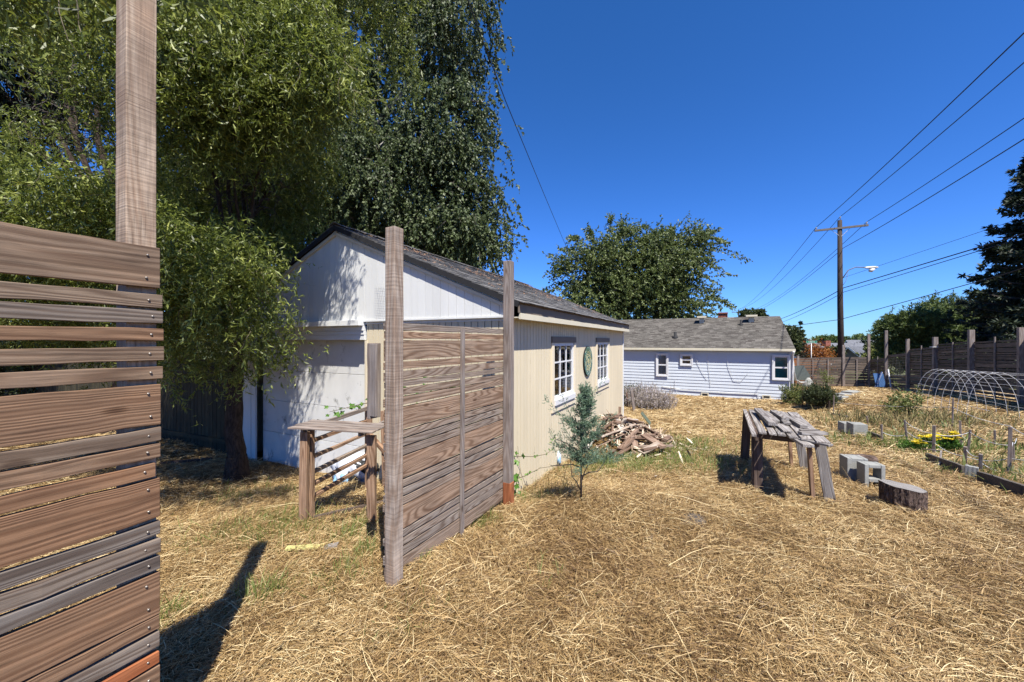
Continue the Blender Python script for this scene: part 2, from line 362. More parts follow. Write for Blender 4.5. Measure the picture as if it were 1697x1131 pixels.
M['bark'] = barkm('furrowed_bark', (.03, .021, .015), (.10, .072, .054))
M['birch_bark'] = barkm('pale_birch_bark', (.16, .15, .14), (.50, .48, .44), 5)
M['stump_bark'] = barkm('stump_bark', (.045, .03, .024), (.27, .19, .15), 11, 1.3)
M['twig'] = flat('twig_brown', (.16, .125, .075), .8)
M['twig_dark'] = flat('dark_twig', (.07, .055, .045), .8)
M['willow'] = leafm('willow_leaf', (.045, .065, .012), (.20, .245, .04), (.50, .53, .14), .34)
M['birch'] = leafm('birch_leaf', (.035, .055, .018), (.11, .15, .05), (.26, .30, .16), .25, .52)
M['cherry'] = leafm('cherry_leaf', (.04, .065, .016), (.15, .195, .05), (.34, .38, .17), .25, .5)
M['darkconifer'] = leafm('dark_needles', (.012, .022, .012), (.032, .05, .022), (.075, .10, .04), .1, .6)
M['pine'] = leafm('pine_needles', (.045, .075, .02), (.13, .18, .042), (.24, .30, .08), .2, .6)
M['juniper'] = leafm('blue_juniper', (.07, .12, .07), (.18, .28, .17), (.38, .50, .35), .2, .6)
M['shrub'] = leafm('shrub_leaf', (.035, .05, .016), (.085, .11, .035), (.17, .19, .08), .2, .5)
M['shrub_light'] = leafm('yellow_green_leaf', (.10, .13, .03), (.2, .23, .06), (.3, .3, .12), .25, .5)
M['lavender'] = leafm('silver_lavender', (.30, .24, .17), (.55, .48, .40), (.90, .82, .95), .2, .7)
M['orange_leaf'] = leafm('orange_leaf', (.25, .08, .02), (.45, .17, .04), (.5, .28, .06), .25, .5)
M['vine'] = leafm('grape_leaf', (.06, .14, .02), (.13, .27, .04), (.2, .36, .07), .35, .4)
M['grass'] = leafm('green_grass', (.10, .14, .03), (.20, .26, .06), (.36, .38, .12), .3, .5)
M['weed'] = leafm('dry_weed', (.10, .12, .03), (.32, .25, .10), (.5, .4, .2), .2, .7)
M['flower'] = leafm('yellow_petal', (.8, .55, .01), (.9, .72, .02), (.95, .8, .1), .3, .5)
M['straw'] = leafm('cut_straw', (.12, .062, .024), (.56, .37, .155), (1.0, .82, .46), .12, .5, (.6, .45, .2))
M['scrap_chip'] = leafm('splinter_wood', (.2, .13, .08), (.5, .38, .26), (.8, .7, .55), .0, .9)
# ---- ground sheet material
m, nt_, b_ = new_mat('dry_soil'); tc_ = nt_.nodes.new('ShaderNodeTexCoord'); ob_ = tc_.outputs['Object']
n1 = noise(nt_, ob_, 3.2, 6, .7); n2 = noise(nt_, scaled(nt_, ob_, (60, 14, 14)), 1, 4, .8, 1.2); n3 = noise(nt_, ob_, 70, 5, .85, 1.5)
c_ = ramp(nt_, n3, [(.38, (.03, .017, .008)), (.5, (.16, .10, .042)), (.62, (.42, .29, .13))])
c_ = mix(nt_, .9, c_, ramp(nt_, n1, [(.3, (.7, .66, .62)), (.7, (1.15, 1.1, 1.05))]), 'MULTIPLY')
sx = nt_.nodes.new('ShaderNodeVectorMath'); sx.operation = 'LENGTH'; nt_.links.new(ob_, sx.inputs[0])
far_ = ramp(nt_, mth(nt_, 'MULTIPLY', sx.outputs['Value'], 1/120.), [(.26, (0, 0, 0)), (.36, (1, 1, 1))])
c_ = mix(nt_, far_, c_, ramp(nt_, noise(nt_, ob_, .05, 5, .6), [(.35, (.05, .07, .03)), (.65, (.16, .15, .08))]))
nt_.links.new(c_, b_.inputs['Base Color']); b_.inputs['Roughness'].default_value = 1; b_.inputs['Specular IOR Level'].default_value = .05
bump(nt_, b_, mth(nt_, 'ADD', n3, n1), 1., .03); M['ground'] = m
# ================================================================ ground
def build_ground():
    t = np.linspace(-1, 1, 560); k = 9.2; s = np.sinh(t*k)/np.sinh(k)*2600
    X, Y = np.meshgrid(s, s, indexing='ij')
    t2 = np.linspace(-1, 1, 560)
    Zz = g(X, Y); n = len(s)
    i = np.arange(n-1); I, J = np.meshgrid(i, i, indexing='ij')
    q = np.stack([I*n+J, (I+1)*n+J, (I+1)*n+J+1, I*n+J+1], -1).reshape(-1)
    o = mesh_arrays('ground', np.stack([X, Y, Zz], -1).reshape(-1, 3), q, np.full((n-1)**2, 4), M['ground'], None, None, None, True)
    tag(o, 'dry sloping yard covered with cut straw', None, None, 'structure')
build_ground()

# ================================================================ left slatted fence
def left_fence():
    E = np.array([(263-CX)/F*1.5, 1.5, 0]); k = 1.5/F
    r = thing('slat_fence', (E[0]-U[0], E[1]-U[1], 0), 'tall weathered slat fence beside the camera, screwed boards in front of one rough tall post', 'fence')
    rows = [(412.5,478,0,.45),(488.5,510,6,.35),(515,536,7,.15),(545,565,9,.75),(575,597,10,.45),(607,626.5,8,.5),(636,702.5,2,.7),(708,730.5,2,.3),(734,757,2,.6),
            (765,787,-11,.85),(791.5,855.5,0,.85),(863,885,1,.1),(890.6,913.5,1,.2),(919,940,1,.05),(946,1014.5,0,.75),(1018,1039,-1,.7),(1045,1068,-1,.15),(1075.5,1094.6,-2,2),
            (1100,1166,0,.65),(1172,1194,0,.2),(1200,1222,0,.5),(1228,1293,0,.6)]
    b = MB(); rd = MB(); scr = []
    for y0, y1, dx, ti in rows:
        zt, zb = H-(y0-CY)*k, H-(y1-CY)*k
        e = E+U*dx*.0012+Z*(zt+zb)/2; a = e-U*2.6+Z*RG.normal(0, .004)
        (rd if ti > 1 else b).beam(a, e, zt-zb, .026, Z, min(ti, 1)*.99, 26, .0022)
        for q in ([.5] if zt-zb < .08 else [.22, .78]):
            scr.append(E+U*(dx*.0012-.038+RG.normal(0, .004))+Z*(zb+(zt-zb)*q)-V*.015)
    sp = b.build('slat_panel', M['fence'], r, False, .0022)
    tag(rd.build('slat', M['red_slat'], r, False, .002), 'reddish brown slat near the ground')
    for c in scr:
        mb = MB(); mb.tube([c+V*.004, c-V*.0005, c-V*.0018], [.0042, .0042, .0025], 8)
        d = unit(U*RG.normal()+Z*RG.normal()); mb.beam(c-V*.0018-d*.003, c-V*.0018+d*.003, .001, .0006, V)
        mb.build('screw', M['screw'], sp, True)
    p = MB(); c = E-U*.046+V*.057
    p.beam([c[0], c[1], gz(c[0], c[1])-.2], [c[0], c[1], 3.12], .089, .089, U, .5, 22, .001)
    p.build('post', M['fence_post'], r, False, .003)
    p = MB(); c = E-U*2.2+V*.057
    p.beam([c[0], c[1], -.2], [c[0], c[1], 1.95], .089, .089, U, .3, 6, .001)
    p.build('post', M['fence_post'], r, False, .003)
left_fence()

# ================================================================ slatted screen by the shed
def screen():
    A0 = np.array([-.829, 2.7, 0]); B0 = np.array([-.04, 4.165, 0]); W = unit(B0-A0); N = np.array([-W[1], W[0], 0])
    r = thing('slat_screen', (A0[0], A0[1], 0), 'free standing slatted wood screen between two posts in front of the beige shed', 'screen')
    for q, c, top, mt, lb in ((0, A0, 2.555, 'screen_post', None), (1, B0, 2.625, 'grey_post', None)):
        p = MB(); z0 = gz(c[0], c[1])-.25
        p.beam([c[0], c[1], z0], [c[0]+.004, c[1], top-.012], .089, .089, W, .5, 14, .0012)
        o = p.build('post', M[mt], r, False, .005)
    p = MB(); p.beam([B0[0]+.003, B0[1]-.003, gz(*B0[:2])-.2], [B0[0]+.003, B0[1]-.003, gz(*B0[:2])+.27], .0935, .0935, W, .95, 4, .002)
    tag(p.build('post_foot', M['red_slat'], r, False, .006), 'rusty orange stained foot of the far post')
    k = 2.86/F; S0 = A0+N*.064
    rows = [(536,548.5),(549.5,562),(564,597.5),(599,612),(615,629.6),(630.8,641.5),(642.7,655),(657,671),(674,711),(713,725),(726.3,739),(740.3,754),(755.3,791.7),(794,806),(808.3,820.3),(822,835),(836.3,875),(876.4,888.3),(889.6,902),(903.6,919),(920.5,948)]
    b = MB(); tints = [.1,.75,.5,.6,.3,.2,.35,.45,.6,.3,.15,.2,.65,.25,.1,.3,.6,.1,.15,.1,.35]
    for (y0, y1), ti in zip(rows, tints):
        zt, zb = H-(y0-CY)*k, H-(y1-CY)*k; zc = (zt+zb)/2
        dr = RG.normal(0, .006)
        b.beam(S0-W*(.012+RG.uniform(0, .015))+Z*zc, S0+W*(1.69+RG.normal(0, .008))+Z*(zc+dr), zt-zb-.0055, .036, Z, ti, 16, .0016)
    sp = b.build('slat_panel', M['screen'], r, False, .0015)
    p = MB(); c = S0+W*.855-N*.032; p.beam(c+Z*(gz(c[0], c[1])-.05), c+Z*1.862+W*.012, .045, .024, W, .4, 10, .001); p.build('batten', M['grey_post'], r, False, .003)
    p = MB(); c = S0-W*.03+N*.10                                                     # short plank boxed on to the slats
    p.beam(c+Z*1.20, c+Z*1.735, .10, .03, W, .5, 6, .001); p.beam(c-W*.04-N*.04+Z*1.22, c-W*.04-N*.04+Z*1.73, .06, .02, N, .3, 4)
    tag(p.build('plank', M['grey_post'], r, False, .003), 'short upright plank fixed to the back of the slats')
screen()

# ================================================================ garden shed
SH0 = np.array([-.026, 4.7, 0]); SL, SW = 7.2, 6.06; RIDGE = 3.03; PITCH = .417
def sp(u, v, z): return SH0+U*u+V*v+Z*z
def window(r, o, a, n, w_, h_, cas, cols, rows, matc, matf, depth=.03, curtain=None, sill=True, headmat=None, mull=.022, back=.25):
    """o lower left corner of the casing on the wall face, a along the wall, n outward"""
    W_ = thing('window', o, None, None); W_.parent = r; W_.location = W_.location-r.location
    f = MB()
    for (x0, x1, z0, z1) in ((0, w_, 0, cas), (0, cas, cas, h_-cas), (w_-cas, w_, cas, h_-cas)):
        f.prism([(x0, z0), (x1, z0), (x1, z1), (x0, z1)], o, a, Z, n, .022)
    f.build('casing', matc, W_, False, .002)
    f = MB(); f.prism([(0, h_-cas), (w_, h_-cas), (w_, h_), (0, h_)], o, a, Z, n, .026); f.build('head_trim', headmat or matc, W_, False, .002)
    s = MB(); fr = .05; x0, x1, z0, z1 = cas, w_-cas, cas, h_-cas; d0 = -.035; zs = z0+(.09 if sill else 0)
    for (p, q, u, v) in ((x0, x1, z1-fr, z1), (x0, x0+fr, zs, z1-fr), (x1-fr, x1, zs, z1-fr), (x0+fr, x1-fr, zs, zs+fr)):
        s.prism([(p, u), (q, u), (q, v), (p, v)], o+n*d0, a, Z, n, .04)
    gx0, gx1, gz0, gz1 = x0+fr, x1-fr, zs+fr, z1-fr
    s.build('frame', matf, W_, False, .002)
    mbm = MB()
    for i in range(1, cols): x = gx0+(gx1-gx0)*i/cols; mbm.prism([(x-mull/2, gz0), (x+mull/2, gz0), (x+mull/2, gz1), (x-mull/2, gz1)], o+n*-.03, a, Z, n, .022)
    for i in range(1, rows): z = gz0+(gz1-gz0)*i/rows; mbm.prism([(gx0, z-mull/2), (gx1, z-mull/2), (gx1, z+mull/2), (gx0, z+mull/2)], o+n*-.029, a, Z, n, .020)
    if cols*rows > 1: mbm.build('glazing_bar', matf, W_)
    p = MB(); p.prism([(gx0-.01, gz0-.01), (gx1+.01, gz0-.01), (gx1+.01, gz1+.01), (gx0-.01, gz1+.01)], o+n*-.026, a, Z, n, .004); p.build('pane', M['glass'], W_)
    if sill:
        l = MB(); l.prism([(x0-.0, z0), (x1+.0, z0), (x1+.0, zs), (x0-.0, zs)], o+n*-.03, a, Z, n, .075); l.build('sill', matf, W_, False, .004)
    i_ = MB(); i_.prism([(gx0-.04, gz0-.04), (gx1+.04, gz0-.04), (gx1+.04, gz1+.04), (gx0-.04, gz1+.04)], o-n*back, a, Z, n, .01); i_.build('dark_room_sheet', M['dark'], W_)  # near-black sheet behind the glass, darkness of the unlit room as colour
    if curtain:
        for c0, c1, mt in curtain:
            q = MB(); xs = np.linspace(gx0+(gx1-gx0)*c0, gx0+(gx1-gx0)*c1, 15)
            poly = [(x, -.06-.012*math.sin(i*1.9)) for i, x in enumerate(xs)]
            vs = [o+a*x+n*d+Z*z for z in (gz0, gz1) for x, d in poly]; L = len(poly)
            q.add(vs, [(i, i+1, L+i+1, L+i) for i in range(L-1)]); q.build('curtain', M[mt], W_, True)
    return W_
def shed():
    r = thing('garden_shed', sp(SL/2, SW/2, -.45), 'beige and white garage shed with a gabled front and a worn grey shingle roof', 'shed')
    zb, zt = -.55, 2.05; wins = [(1.40, 2.62, .63, 1.82), (4.10, 5.36, .64, 1.82)]
    def strips(along, L, org, n, holes, zt_, step, start=0., gap=.009):
        b = MB(); x = start
        while x < L-.01:
            x1 = min(x+step, L); cuts = [(zb, zt_)]
            segs = [(x+gap/2, x1-gap/2, zb, zt_)]
            for (h0, h1, z0, z1) in holes:
                ns = []
                for (a0, a1, c0, c1) in segs:
                    if a1 <= h0 or a0 >= h1: ns.append((a0, a1, c0, c1)); continue
                    if a0 < h0: ns.append((a0, h0, c0, c1))
                    if a1 > h1: ns.append((h1, a1, c0, c1))
                    m0, m1 = max(a0, h0), min(a1, h1)
                    if z0 > c0: ns.append((m0, m1, c0, z0))
                    if z1 < c1: ns.append((m0, m1, z1, c1))
                segs = ns
            ti = RG.random()
            for (a0, a1, c0, c1) in segs:
                b.prism([(a0, c0), (a1, c0), (a1, c1), (a0, c1)], org-n*.012, along, Z, n, .012, ti)
            x = x1
        bk = [(0, L, zb, zt_)]
        cols = sorted({0, L}|{h[0] for h in holes}|{h[1] for h in holes})
        for c0, c1 in zip(cols[:-1], cols[1:]):
            hh = [h for h in holes if h[0] <= c0+1e-6 and h[1] >= c1-1e-6]
            zz = [(zb, zt_)] if not hh else [(zb, hh[0][2]), (hh[0][3], zt_)]
            for z0, z1 in zz:
                if z1 > z0: b.prism([(c0, z0), (c1, z0), (c1, z1), (c0, z1)], org-n*.05, along, Z, n, .032, .2)
        return b
    b = strips(U, SL, sp(0, 0, 0), -V, [(w0+.04, w1-.04, z0+.04, z1-.04) for w0, w1, z0, z1 in wins], zt, .1016, 0., .012)
    b.build('side_wall', M['beige'], r)
    # front: beige strip on the right of the garage door, white return on the left
    strips(V, 2.42, sp(0, 0, 0), -U, [], 2.02, .1016, .053, .012).build('front_wall', M['beige'], r)
    q = MB()
    for a0, a1 in ((5.24, 5.37), (5.375, 5.62), (5.625, 5.86), (5.865, 6.05)):
        q.prism([(a0, -.6), (a1-.006, -.6), (a1-.006, 2.02), (a0, 2.02)], sp(-.012+RG.uniform(0, .004), 0, 0), V, Z, U, .03)
    tag(q.build('front_wall', M['gable'], r), 'white painted boards left of the garage door')
    q = MB(); q.prism([(0, zb), (SW, zb), (SW, zt), (0, zt)], sp(SL, 0, 0), V, Z, -U, .05); q.prism([(.05, zb), (SL-.05, zb), (SL-.05, zt), (.05, zt)], sp(0, SW, 0), U, Z, V, -.05)
    q.prism([(0, zt), (SW, zt), (RIDGE, zt+.1+RIDGE*PITCH)], sp(SL, 0, 0), V, Z, -U, .05)
    q.build('back_wall', M['beige'], r)
    # gable boards, vertical, proud of the wall below
    q = MB(); x = .0; ztop = lambda v: 2.255+PITCH*min(v, SW-v)-.02
    while x < SW-.01:
        x1 = min(x+.128, SW-.002)
        pl = [(x+.002, 2.065), (x1-.002, 2.065), (x1-.002, ztop(x1))]
        if x < RIDGE < x1: pl.append((RIDGE, ztop(RIDGE)))
        pl.append((x+.002, ztop(x)))
        q.prism(pl, sp(-.03-RG.uniform(0, .003), 0, 0), V, Z, U, .02); x = x1
    q.prism([(0, 2.0), (SW, 2.0), (SW, ztop(0)), (RIDGE, ztop(RIDGE)-.01), (0, ztop(0))], sp(-.008, 0, 0), V, Z, U, .04, .1)
    q.build('gable', M['gable'], r)
    q = MB(); q.prism([(-.0, 2.035), (2.44, 2.035), (2.44, 2.062), (-.0, 2.062)], sp(-.05, 0, 0), V, Z, U, .045, .8)
    q.prism([(2.44, 1.98), (SW-.02, 1.98), (SW-.02, 2.062), (2.44, 2.062)], sp(-.14, 0, 0), V, Z, U, .135, .9)
    for z0, z1, d in ((1.905, 1.979, .055), (1.845, 1.904, .04), (1.765, 1.844, .03)):
        q.prism([(2.44, z0), (5.3, z0), (5.3, z1), (2.44, z1)], sp(-d, 0, 0), V, Z, U, d+.02, .5)
    q.build('door_header', M['gable'], r, False, .003)
    # garage door, four stacked panels set back
    d = MB(); zs = [-.56, .09, .67, 1.22, 1.80]
    for z0, z1 in zip(zs[:-1], zs[1:]): d.prism([(2.45, z0+.003), (5.24, z0+.003), (5.24, z1-.003), (2.45, z1-.003)], sp(.13, 0, 0), V, Z, U, .03)
    gd = d.build('garage_door', M['door'], r, False, .003)
    d = MB(); d.tube([sp(.11, 3.55, .42), sp(.07, 3.55, .43), sp(.06, 3.62, .44), sp(.11, 3.68, .42)], .012, 6); d.build('handle', M['black'], gd, True)
    q = MB(); q.prism([(2.405, -.55), (2.445, -.55), (2.445, 1.76), (2.405, 1.76)], sp(-.018, 0, 0), V, Z, U, .15, .5); q.build('door_jamb', M['beige_trim'], r)
    # trim: white corner board at the far end, grey corner at the gable foot
    q = MB(); q.prism([(SL-.07, zb), (SL+.012, zb), (SL+.012, zt), (SL-.07, zt)], sp(0, 0, 0)-V*.0, U, Z, -V, .02, .9); q.build('corner_board', M['white'], r, False, .003)
    for x in (3.84, 5.45): q = MB(); q.prism([(x, zb), (x+.012, zb), (x+.012, zt), (x, zt)], sp(0, 0, 0), U, Z, -V, .004); q.build('siding_joint', M['beige_trim'], r)
    # roof
    oh, rk, th = .165, .075, .05
    for side in (0, 1):
        q = MB(); n_ = V if side == 0 else -V; o = sp(0, -oh, 2.255-oh*PITCH) if side == 0 else sp(0, SW+oh, 2.255-oh*PITCH)
        s_dir = unit(n_+Z*PITCH); nn = unit(Z-n_*PITCH); Ls = (RIDGE+oh)*math.sqrt(1+PITCH**2)
        q.prism([(-rk, 0), (SL+.03, 0), (SL+.03, Ls), (-rk, Ls)], o, U, s_dir, nn, .03)
        q.build('roof_deck', M['dark_wood'], r)
        sh = MB(); nrow = 25; h = Ls/nrow
        for i in range(nrow+1):
            x = -rk-.025+RG.uniform(-.15, 0)*(i > 0)
            while x < SL+.03:
                w2 = .15+RG.uniform(0, .17); x0 = max(x, -rk-.02); x1 = min(x+w2, SL+.045)
                if x1-x0 > .02:
                    s0 = i*h-.012-.035*(i == 0)+RG.normal(0, .006); s1 = min(s0+h*1.35, Ls); lift = .034+RG.uniform(0, .004)
                    a0 = o+U*(x0+.002)+s_dir*s0; a1 = o+U*(x1-.002)+s_dir*s0; b0 = o+U*(x0+.002)+s_dir*s1; b1 = o+U*(x1-.002)+s_dir*s1
                    t1, t2 = RG.normal(0, .002), RG.normal(0, .002)
                    top = [a0+nn*(lift+.011+t1), a1+nn*(lift+.011+t2), b1+nn*(lift+.001), b0+nn*(lift+.001)]
                    bot = [a0+nn*(lift+.001+t1*.5), a1+nn*(lift+.001+t2*.5), b1+nn*(lift-.008), b0+nn*(lift-.008)]
                    vs = bot+top; sh.add(vs, [(3,2,1,0),(4,5,6,7),(0,1,5,4),(1,2,6,5),(2,3,7,6),(3,0,4,7)], None, np.clip(RG.normal(.45, .25), 0, 1))
                x += w2
        sh.build('roof', M['shed_shingle'], r)
        # rake boards
        q = MB(); q.prism([(-.0, -.038), (Ls, -.038), (Ls, .028), (-.0, .028)], o-U*(rk+.022), s_dir, nn, U, .02, .1); q.build('rake_edge', M['black'], r)
        q = MB(); q.prism([(.12, -.105), (Ls, -.105), (Ls, -.06), (.12, -.06)], o-U*(rk-.004), s_dir, nn, U, .05, .1); q.build('rake_trim', M['beige_trim'], r)
        # eave fascia, upper board dark with painted shingle shade, cream lower board, boxed soffit
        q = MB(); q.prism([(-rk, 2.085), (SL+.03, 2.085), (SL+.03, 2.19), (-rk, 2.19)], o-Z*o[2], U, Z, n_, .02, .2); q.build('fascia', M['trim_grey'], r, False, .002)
        q = MB(); q.prism([(-rk+.02, 2.01), (SL+.02, 2.01), (SL+.02, 2.083), (-rk+.02, 2.083)], o-Z*o[2]-n_*.012, U, Z, n_, .03, .8)
        q.prism([(-rk+.02, 2.025), (SL+.02, 2.025), (SL+.02, 2.04), (-rk+.02, 2.04)], o-Z*o[2]+n_*.02, U, Z, n_, oh-.0, .8)
        tag(q.build('fascia', M['offwhite'], r, False, .002), 'cream lower eave board')
    rc = MB(); x = -rk-.02
    while x < SL:
        for s_ in (1, -1):
            o = sp(x, RIDGE, 2.255+RIDGE*PITCH+.075); e = o+U*.22; d_ = (V*s_-Z*PITCH)*.11
            rc.add([o+Z*.012, e, e+d_, o+d_+Z*.012, o, e-Z*.012, e+d_-Z*.012, o+d_], [(0,1,2,3),(7,6,5,4),(0,4,5,1),(1,5,6,2),(2,6,7,3),(3,7,4,0)])
        x += .18
    rc.build('ridge_cap', M['shed_shingle'], r)
    for k_, (w0, w1, z0, z1) in enumerate(wins):
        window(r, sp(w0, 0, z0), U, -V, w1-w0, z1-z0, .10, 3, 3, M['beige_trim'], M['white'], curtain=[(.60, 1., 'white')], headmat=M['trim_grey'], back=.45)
    # faint mesh shadow on the gable, drawn as a patch of thin wires
    q = MB()
    for i in range(14):
        v0 = 2.16-i*.035
        q.tube([sp(-.058, v0, 2.12+.0), sp(-.06, v0-.05, 2.35), sp(-.058, v0, 2.6+.0)], .0010, 4)
    for i in range(14):
        z0 = 2.12+i*.036
        q.tube([sp(-.058, 2.2, z0), sp(-.06, 1.95, z0-.02), sp(-.058, 1.66, z0)], .0010, 4)
    q.build('mesh_shadow', M['metal'], r)
    # mosaic roundel
    c = sp(3.415, 0, 1.345)-V*.03; mo = thing('wall_mosaic', c, 'round green and gold mosaic plaque hanging on the beige wall between the two shed windows', 'wall plaque')
    q = MB(); n = 40; R0 = .30
    q.prism([(math.cos(a)*R0, math.sin(a)*R0) for a in np.linspace(0, 6.2832, n, endpoint=False)], c+V*.028, U, Z, -V, .026); q.build('backing', M['dark'], mo)
    cols_ = [('green_tile', (.07, .16, .10)), ('pale_tile', (.36, .44, .33)), ('gold_tile', (.62, .55, .26)), ('teal_tile', (.06, .20, .20))]; mbs = [MB() for _ in cols_]
    for ring in range(10):
        r0, r1 = R0*ring/10.3+.003, R0*(ring+1)/10.3-.002; k = max(5, ring*5)
        for i in range(k):
            a0, a1 = 6.2832*(i+.07)/k+ring*.4, 6.2832*(i+.93)/k+ring*.4; sec = abs(math.cos((a0-ring*.4)*4))
            pl = [(r0*math.cos(a0), r0*math.sin(a0)), (r1*math.cos(a0), r1*math.sin(a0)), (r1*math.cos(a1), r1*math.sin(a1)), (r0*math.cos(a1), r0*math.sin(a1))]
            w_ = 2 if (sec > .75 and 2 < ring < 7) or ring < 2 else int(RG.choice([0, 0, 1, 3]))
            mbs[w_].prism(pl, c+V*.002, U, Z, -V, .008)
    for (nm, col), b_ in zip(cols_, mbs): b_.build(nm, flat('glazed_'+nm, col, .2), mo)
shed()

# ================================================================ blue house
HB = np.array([13.3, 18.3, 0]); HZ = -1.14
def blue_house():
    hp = lambda v, u, z: HB+V*v+U*u+Z*z
    r = thing('blue_house', hp(6, 4, HZ), 'single storey pale blue clapboard house with a grey brown shingle roof behind the yard', 'house')
    zt = H-14*18.3/F; L = 14.; D = 8.0                     # zt: top of the wall
    b = MB(); n = 17; z0 = HZ-.3; hh = (zt-z0)/n
    for i in range(n):
        za = z0+i*hh
        for (a0, a1) in ((0, L),):
            vs = [hp(a0, -.022, za), hp(a1, -.022, za), hp(a1, .0, za+hh+.01), hp(a0, .0, za+hh+.01), hp(a0, .03, za), hp(a1, .03, za), hp(a1, .03, za+hh), hp(a0, .03, za+hh)]
            b.add(vs, [(0,3,2,1),(4,5,6,7),(0,1,5,4),(1,2,6,5),(2,3,7,6),(3,0,4,7)], None, RG.random())
    b.prism([(0.02, z0), (D, z0), (D, zt), (D/2, zt+D/2*.425), (0.02, zt)], hp(0.0, 0, 0), U, Z, V, .05); b.prism([(0.02, z0), (D, z0), (D, zt), (D/2, zt+D/2*.425), (.02, zt)], hp(L, 0, 0), U, Z, -V, .05)
    b.prism([(0, z0), (L, z0), (L, zt), (0, zt)], hp(0, D, 0), V, Z, -U, .05)
    b.build('wall', M['blue'], r)
    rf = MB(); PT = .425; oh = .17
    for sgn, u0 in ((1, -oh), (-1, D+oh)):
        o = hp(-.12, u0, zt-oh*PT+.09); s_dir = unit(U*sgn+Z*PT); nn = unit(Z-U*sgn*PT); Ls = (D/2+oh)*math.sqrt(1+PT*PT)
        rf.prism([(0, 0), (L+.2, 0), (L+.2, Ls), (0, Ls)], o, V, s_dir, nn, .03, .3)
        nr = 30; h = Ls/nr
        if sgn > 0:
            for i in range(nr):
                x = -RG.uniform(0, .2)
                while x < L+.2:
                    w2 = .12+RG.uniform(0, .22); x0 = max(0, x); x1 = min(x+w2, L+.2); s0 = i*h-.01; s1 = min(s0+h*1.2, Ls); l = .03+RG.uniform(.004, .013)
                    if x1 > x0+.02:
                        a0 = o+V*x0+s_dir*s0; a1 = o+V*x1+s_dir*s0; b0 = o+V*x0+s_dir*s1; b1 = o+V*x1+s_dir*s1
                        rf.add([a0+nn*.028, a1+nn*.028, a1+nn*l, a0+nn*l, b0+nn*.031, b1+nn*.031], [(0,1,2,3),(3,2,5,4),(0,3,4),(1,5,2)], None, np.clip(RG.normal(.5, .28), 0, 1))
                    x += w2
    ro = rf.build('roof', M['house_shingle'], r)
    q = MB(); q.prism([(-.12, zt-oh*PT-.02), (L+.08, zt-oh*PT-.02), (L+.08, zt-oh*PT+.10), (-.12, zt-oh*PT+.10)], hp(0, -oh-.02, 0), V, Z, -U, .09, .7); q.build('gutter', M['offwhite'], r, False, .01)
    q = MB(); q.prism([(-.1, zt-oh*PT+.005), (L, zt-oh*PT+.005), (L, zt-oh*PT+.02), (-.1, zt-oh*PT+.02)], hp(0, 0, 0), V, Z, -U, oh+.01); q.build('soffit', M['blue'], r)
    rz = zt+.09+D/2*PT
    for (px, w_, h_, name, mt) in ((1245, .55, .42, 'roof_vent', 'offwhite'), (1163, .5, .28, 'roof_vent', 'offwhite')):
        rr = (px-CX)/F; o0 = hp(0, 3.2, 0); t = -(o0[0]-rr*o0[1])/(V[0]-rr*V[1]); c = hp(t, 3.2, rz-.8*PT)
        q = MB(); q.box(c, .25, .25, .34, V, -U, None, True); q.box(c+Z*.32, w_, .55, .10, V, -U, None, True); q.build(name, M[mt], ro)
    for (px, uu, hgt, rad) in ((1228, 2.75, .35, .07), (1119, 1.1, .36, .10)):
        rr = (px-CX)/F; o0 = hp(0, uu, 0); t = -(o0[0]-rr*o0[1])/(V[0]-rr*V[1]); c = hp(t, uu, zt+.09+uu*PT)
        q = MB(); q.tube([c-Z*.1, c+Z*.1, c+Z*.12, c+Z*hgt], [rad*1.7, rad*1.5, rad*.8, rad*.8], 10); q.build('vent_pipe', M['black'], ro, True)
    rr = (1198-CX)/F; o0 = hp(0, 5.0, 0); t = -(o0[0]-rr*o0[1])/(V[0]-rr*V[1]); c = hp(t, 5.0, rz-1.2)
    q = MB()
    for k in range(13):
        for j in range(3):
            for s_, ax, ay in ((-1, V, U), (1, V, U)):
                q.box(c+Z*(.05+k*.115)+V*(-.24+j*.24+(.10 if k % 2 else -.02))*.62+U*s_*.25, .14, .1, .10, V, U, None, False)
            q.box(c+Z*(.05+k*.115)+V*.21*(1 if j == 0 else -1), .08, .5, .10, V, U, None, False) if j < 2 else None
    q.box(c, .40, .5, 1.5, V, U, .2, True); q.box(c+Z*1.5, .52, .7, .07, V, U, .2, True)
    q.build('chimney', M['brick'], ro)
    def hv(px):
        rr = (px-CX)/F; return -(HB[0]-rr*HB[1])/(V[0]-rr*V[1])
    def zpx(py, v): return H-(py-CY)/F*(HB[1]+V[1]*v)
    for (x0, x1, y0, y1, cur, rows) in ((1087.3, 1108, 585.8, 624, [(0, 1, 'curtain')], 2), (1127, 1148.5, 586.8, 606.5, [(0, 1, 'curtain_tan')], 2), (1279, 1309.5, 588.5, 630.5, [(0, 1, 'curtain_teal')], 2)):
        va, vb = hv(x1), hv(x0); za, zb_ = zpx(y1, (va+vb)/2), zpx(y0, (va+vb)/2)
        w0 = window(r, hp(vb, -.075, za), -V, -U, vb-va, zb_-za, .07, 1, rows, M['white'], M['white'], curtain=None, sill=False, mull=.07, back=-.0)
        for ch in list(w0.children):
            if ch.name.startswith('dark_room_sheet'): bpy.data.objects.remove(ch)
        q = MB(); q.prism([(.06, .06), (vb-va-.06, .06), (vb-va-.06, zb_-za-.06), (.06, zb_-za-.06)], hp(vb, -.045, za), -V, Z, -U, .004)
        q.build('blind', M[cur[0][2]] if cur[0][2] != 'curtain' else M['curtain'], w0)
    q = MB(); c = hp(-.03, -.10, 0)
    q.tube([c+Z*(zt-.1)-U*.28, c+Z*(zt-.25), c+Z*(zt-1.1), c+Z*(HZ+.0)], .045, 8, .8); q.build('downspout', M['white'], r, True)
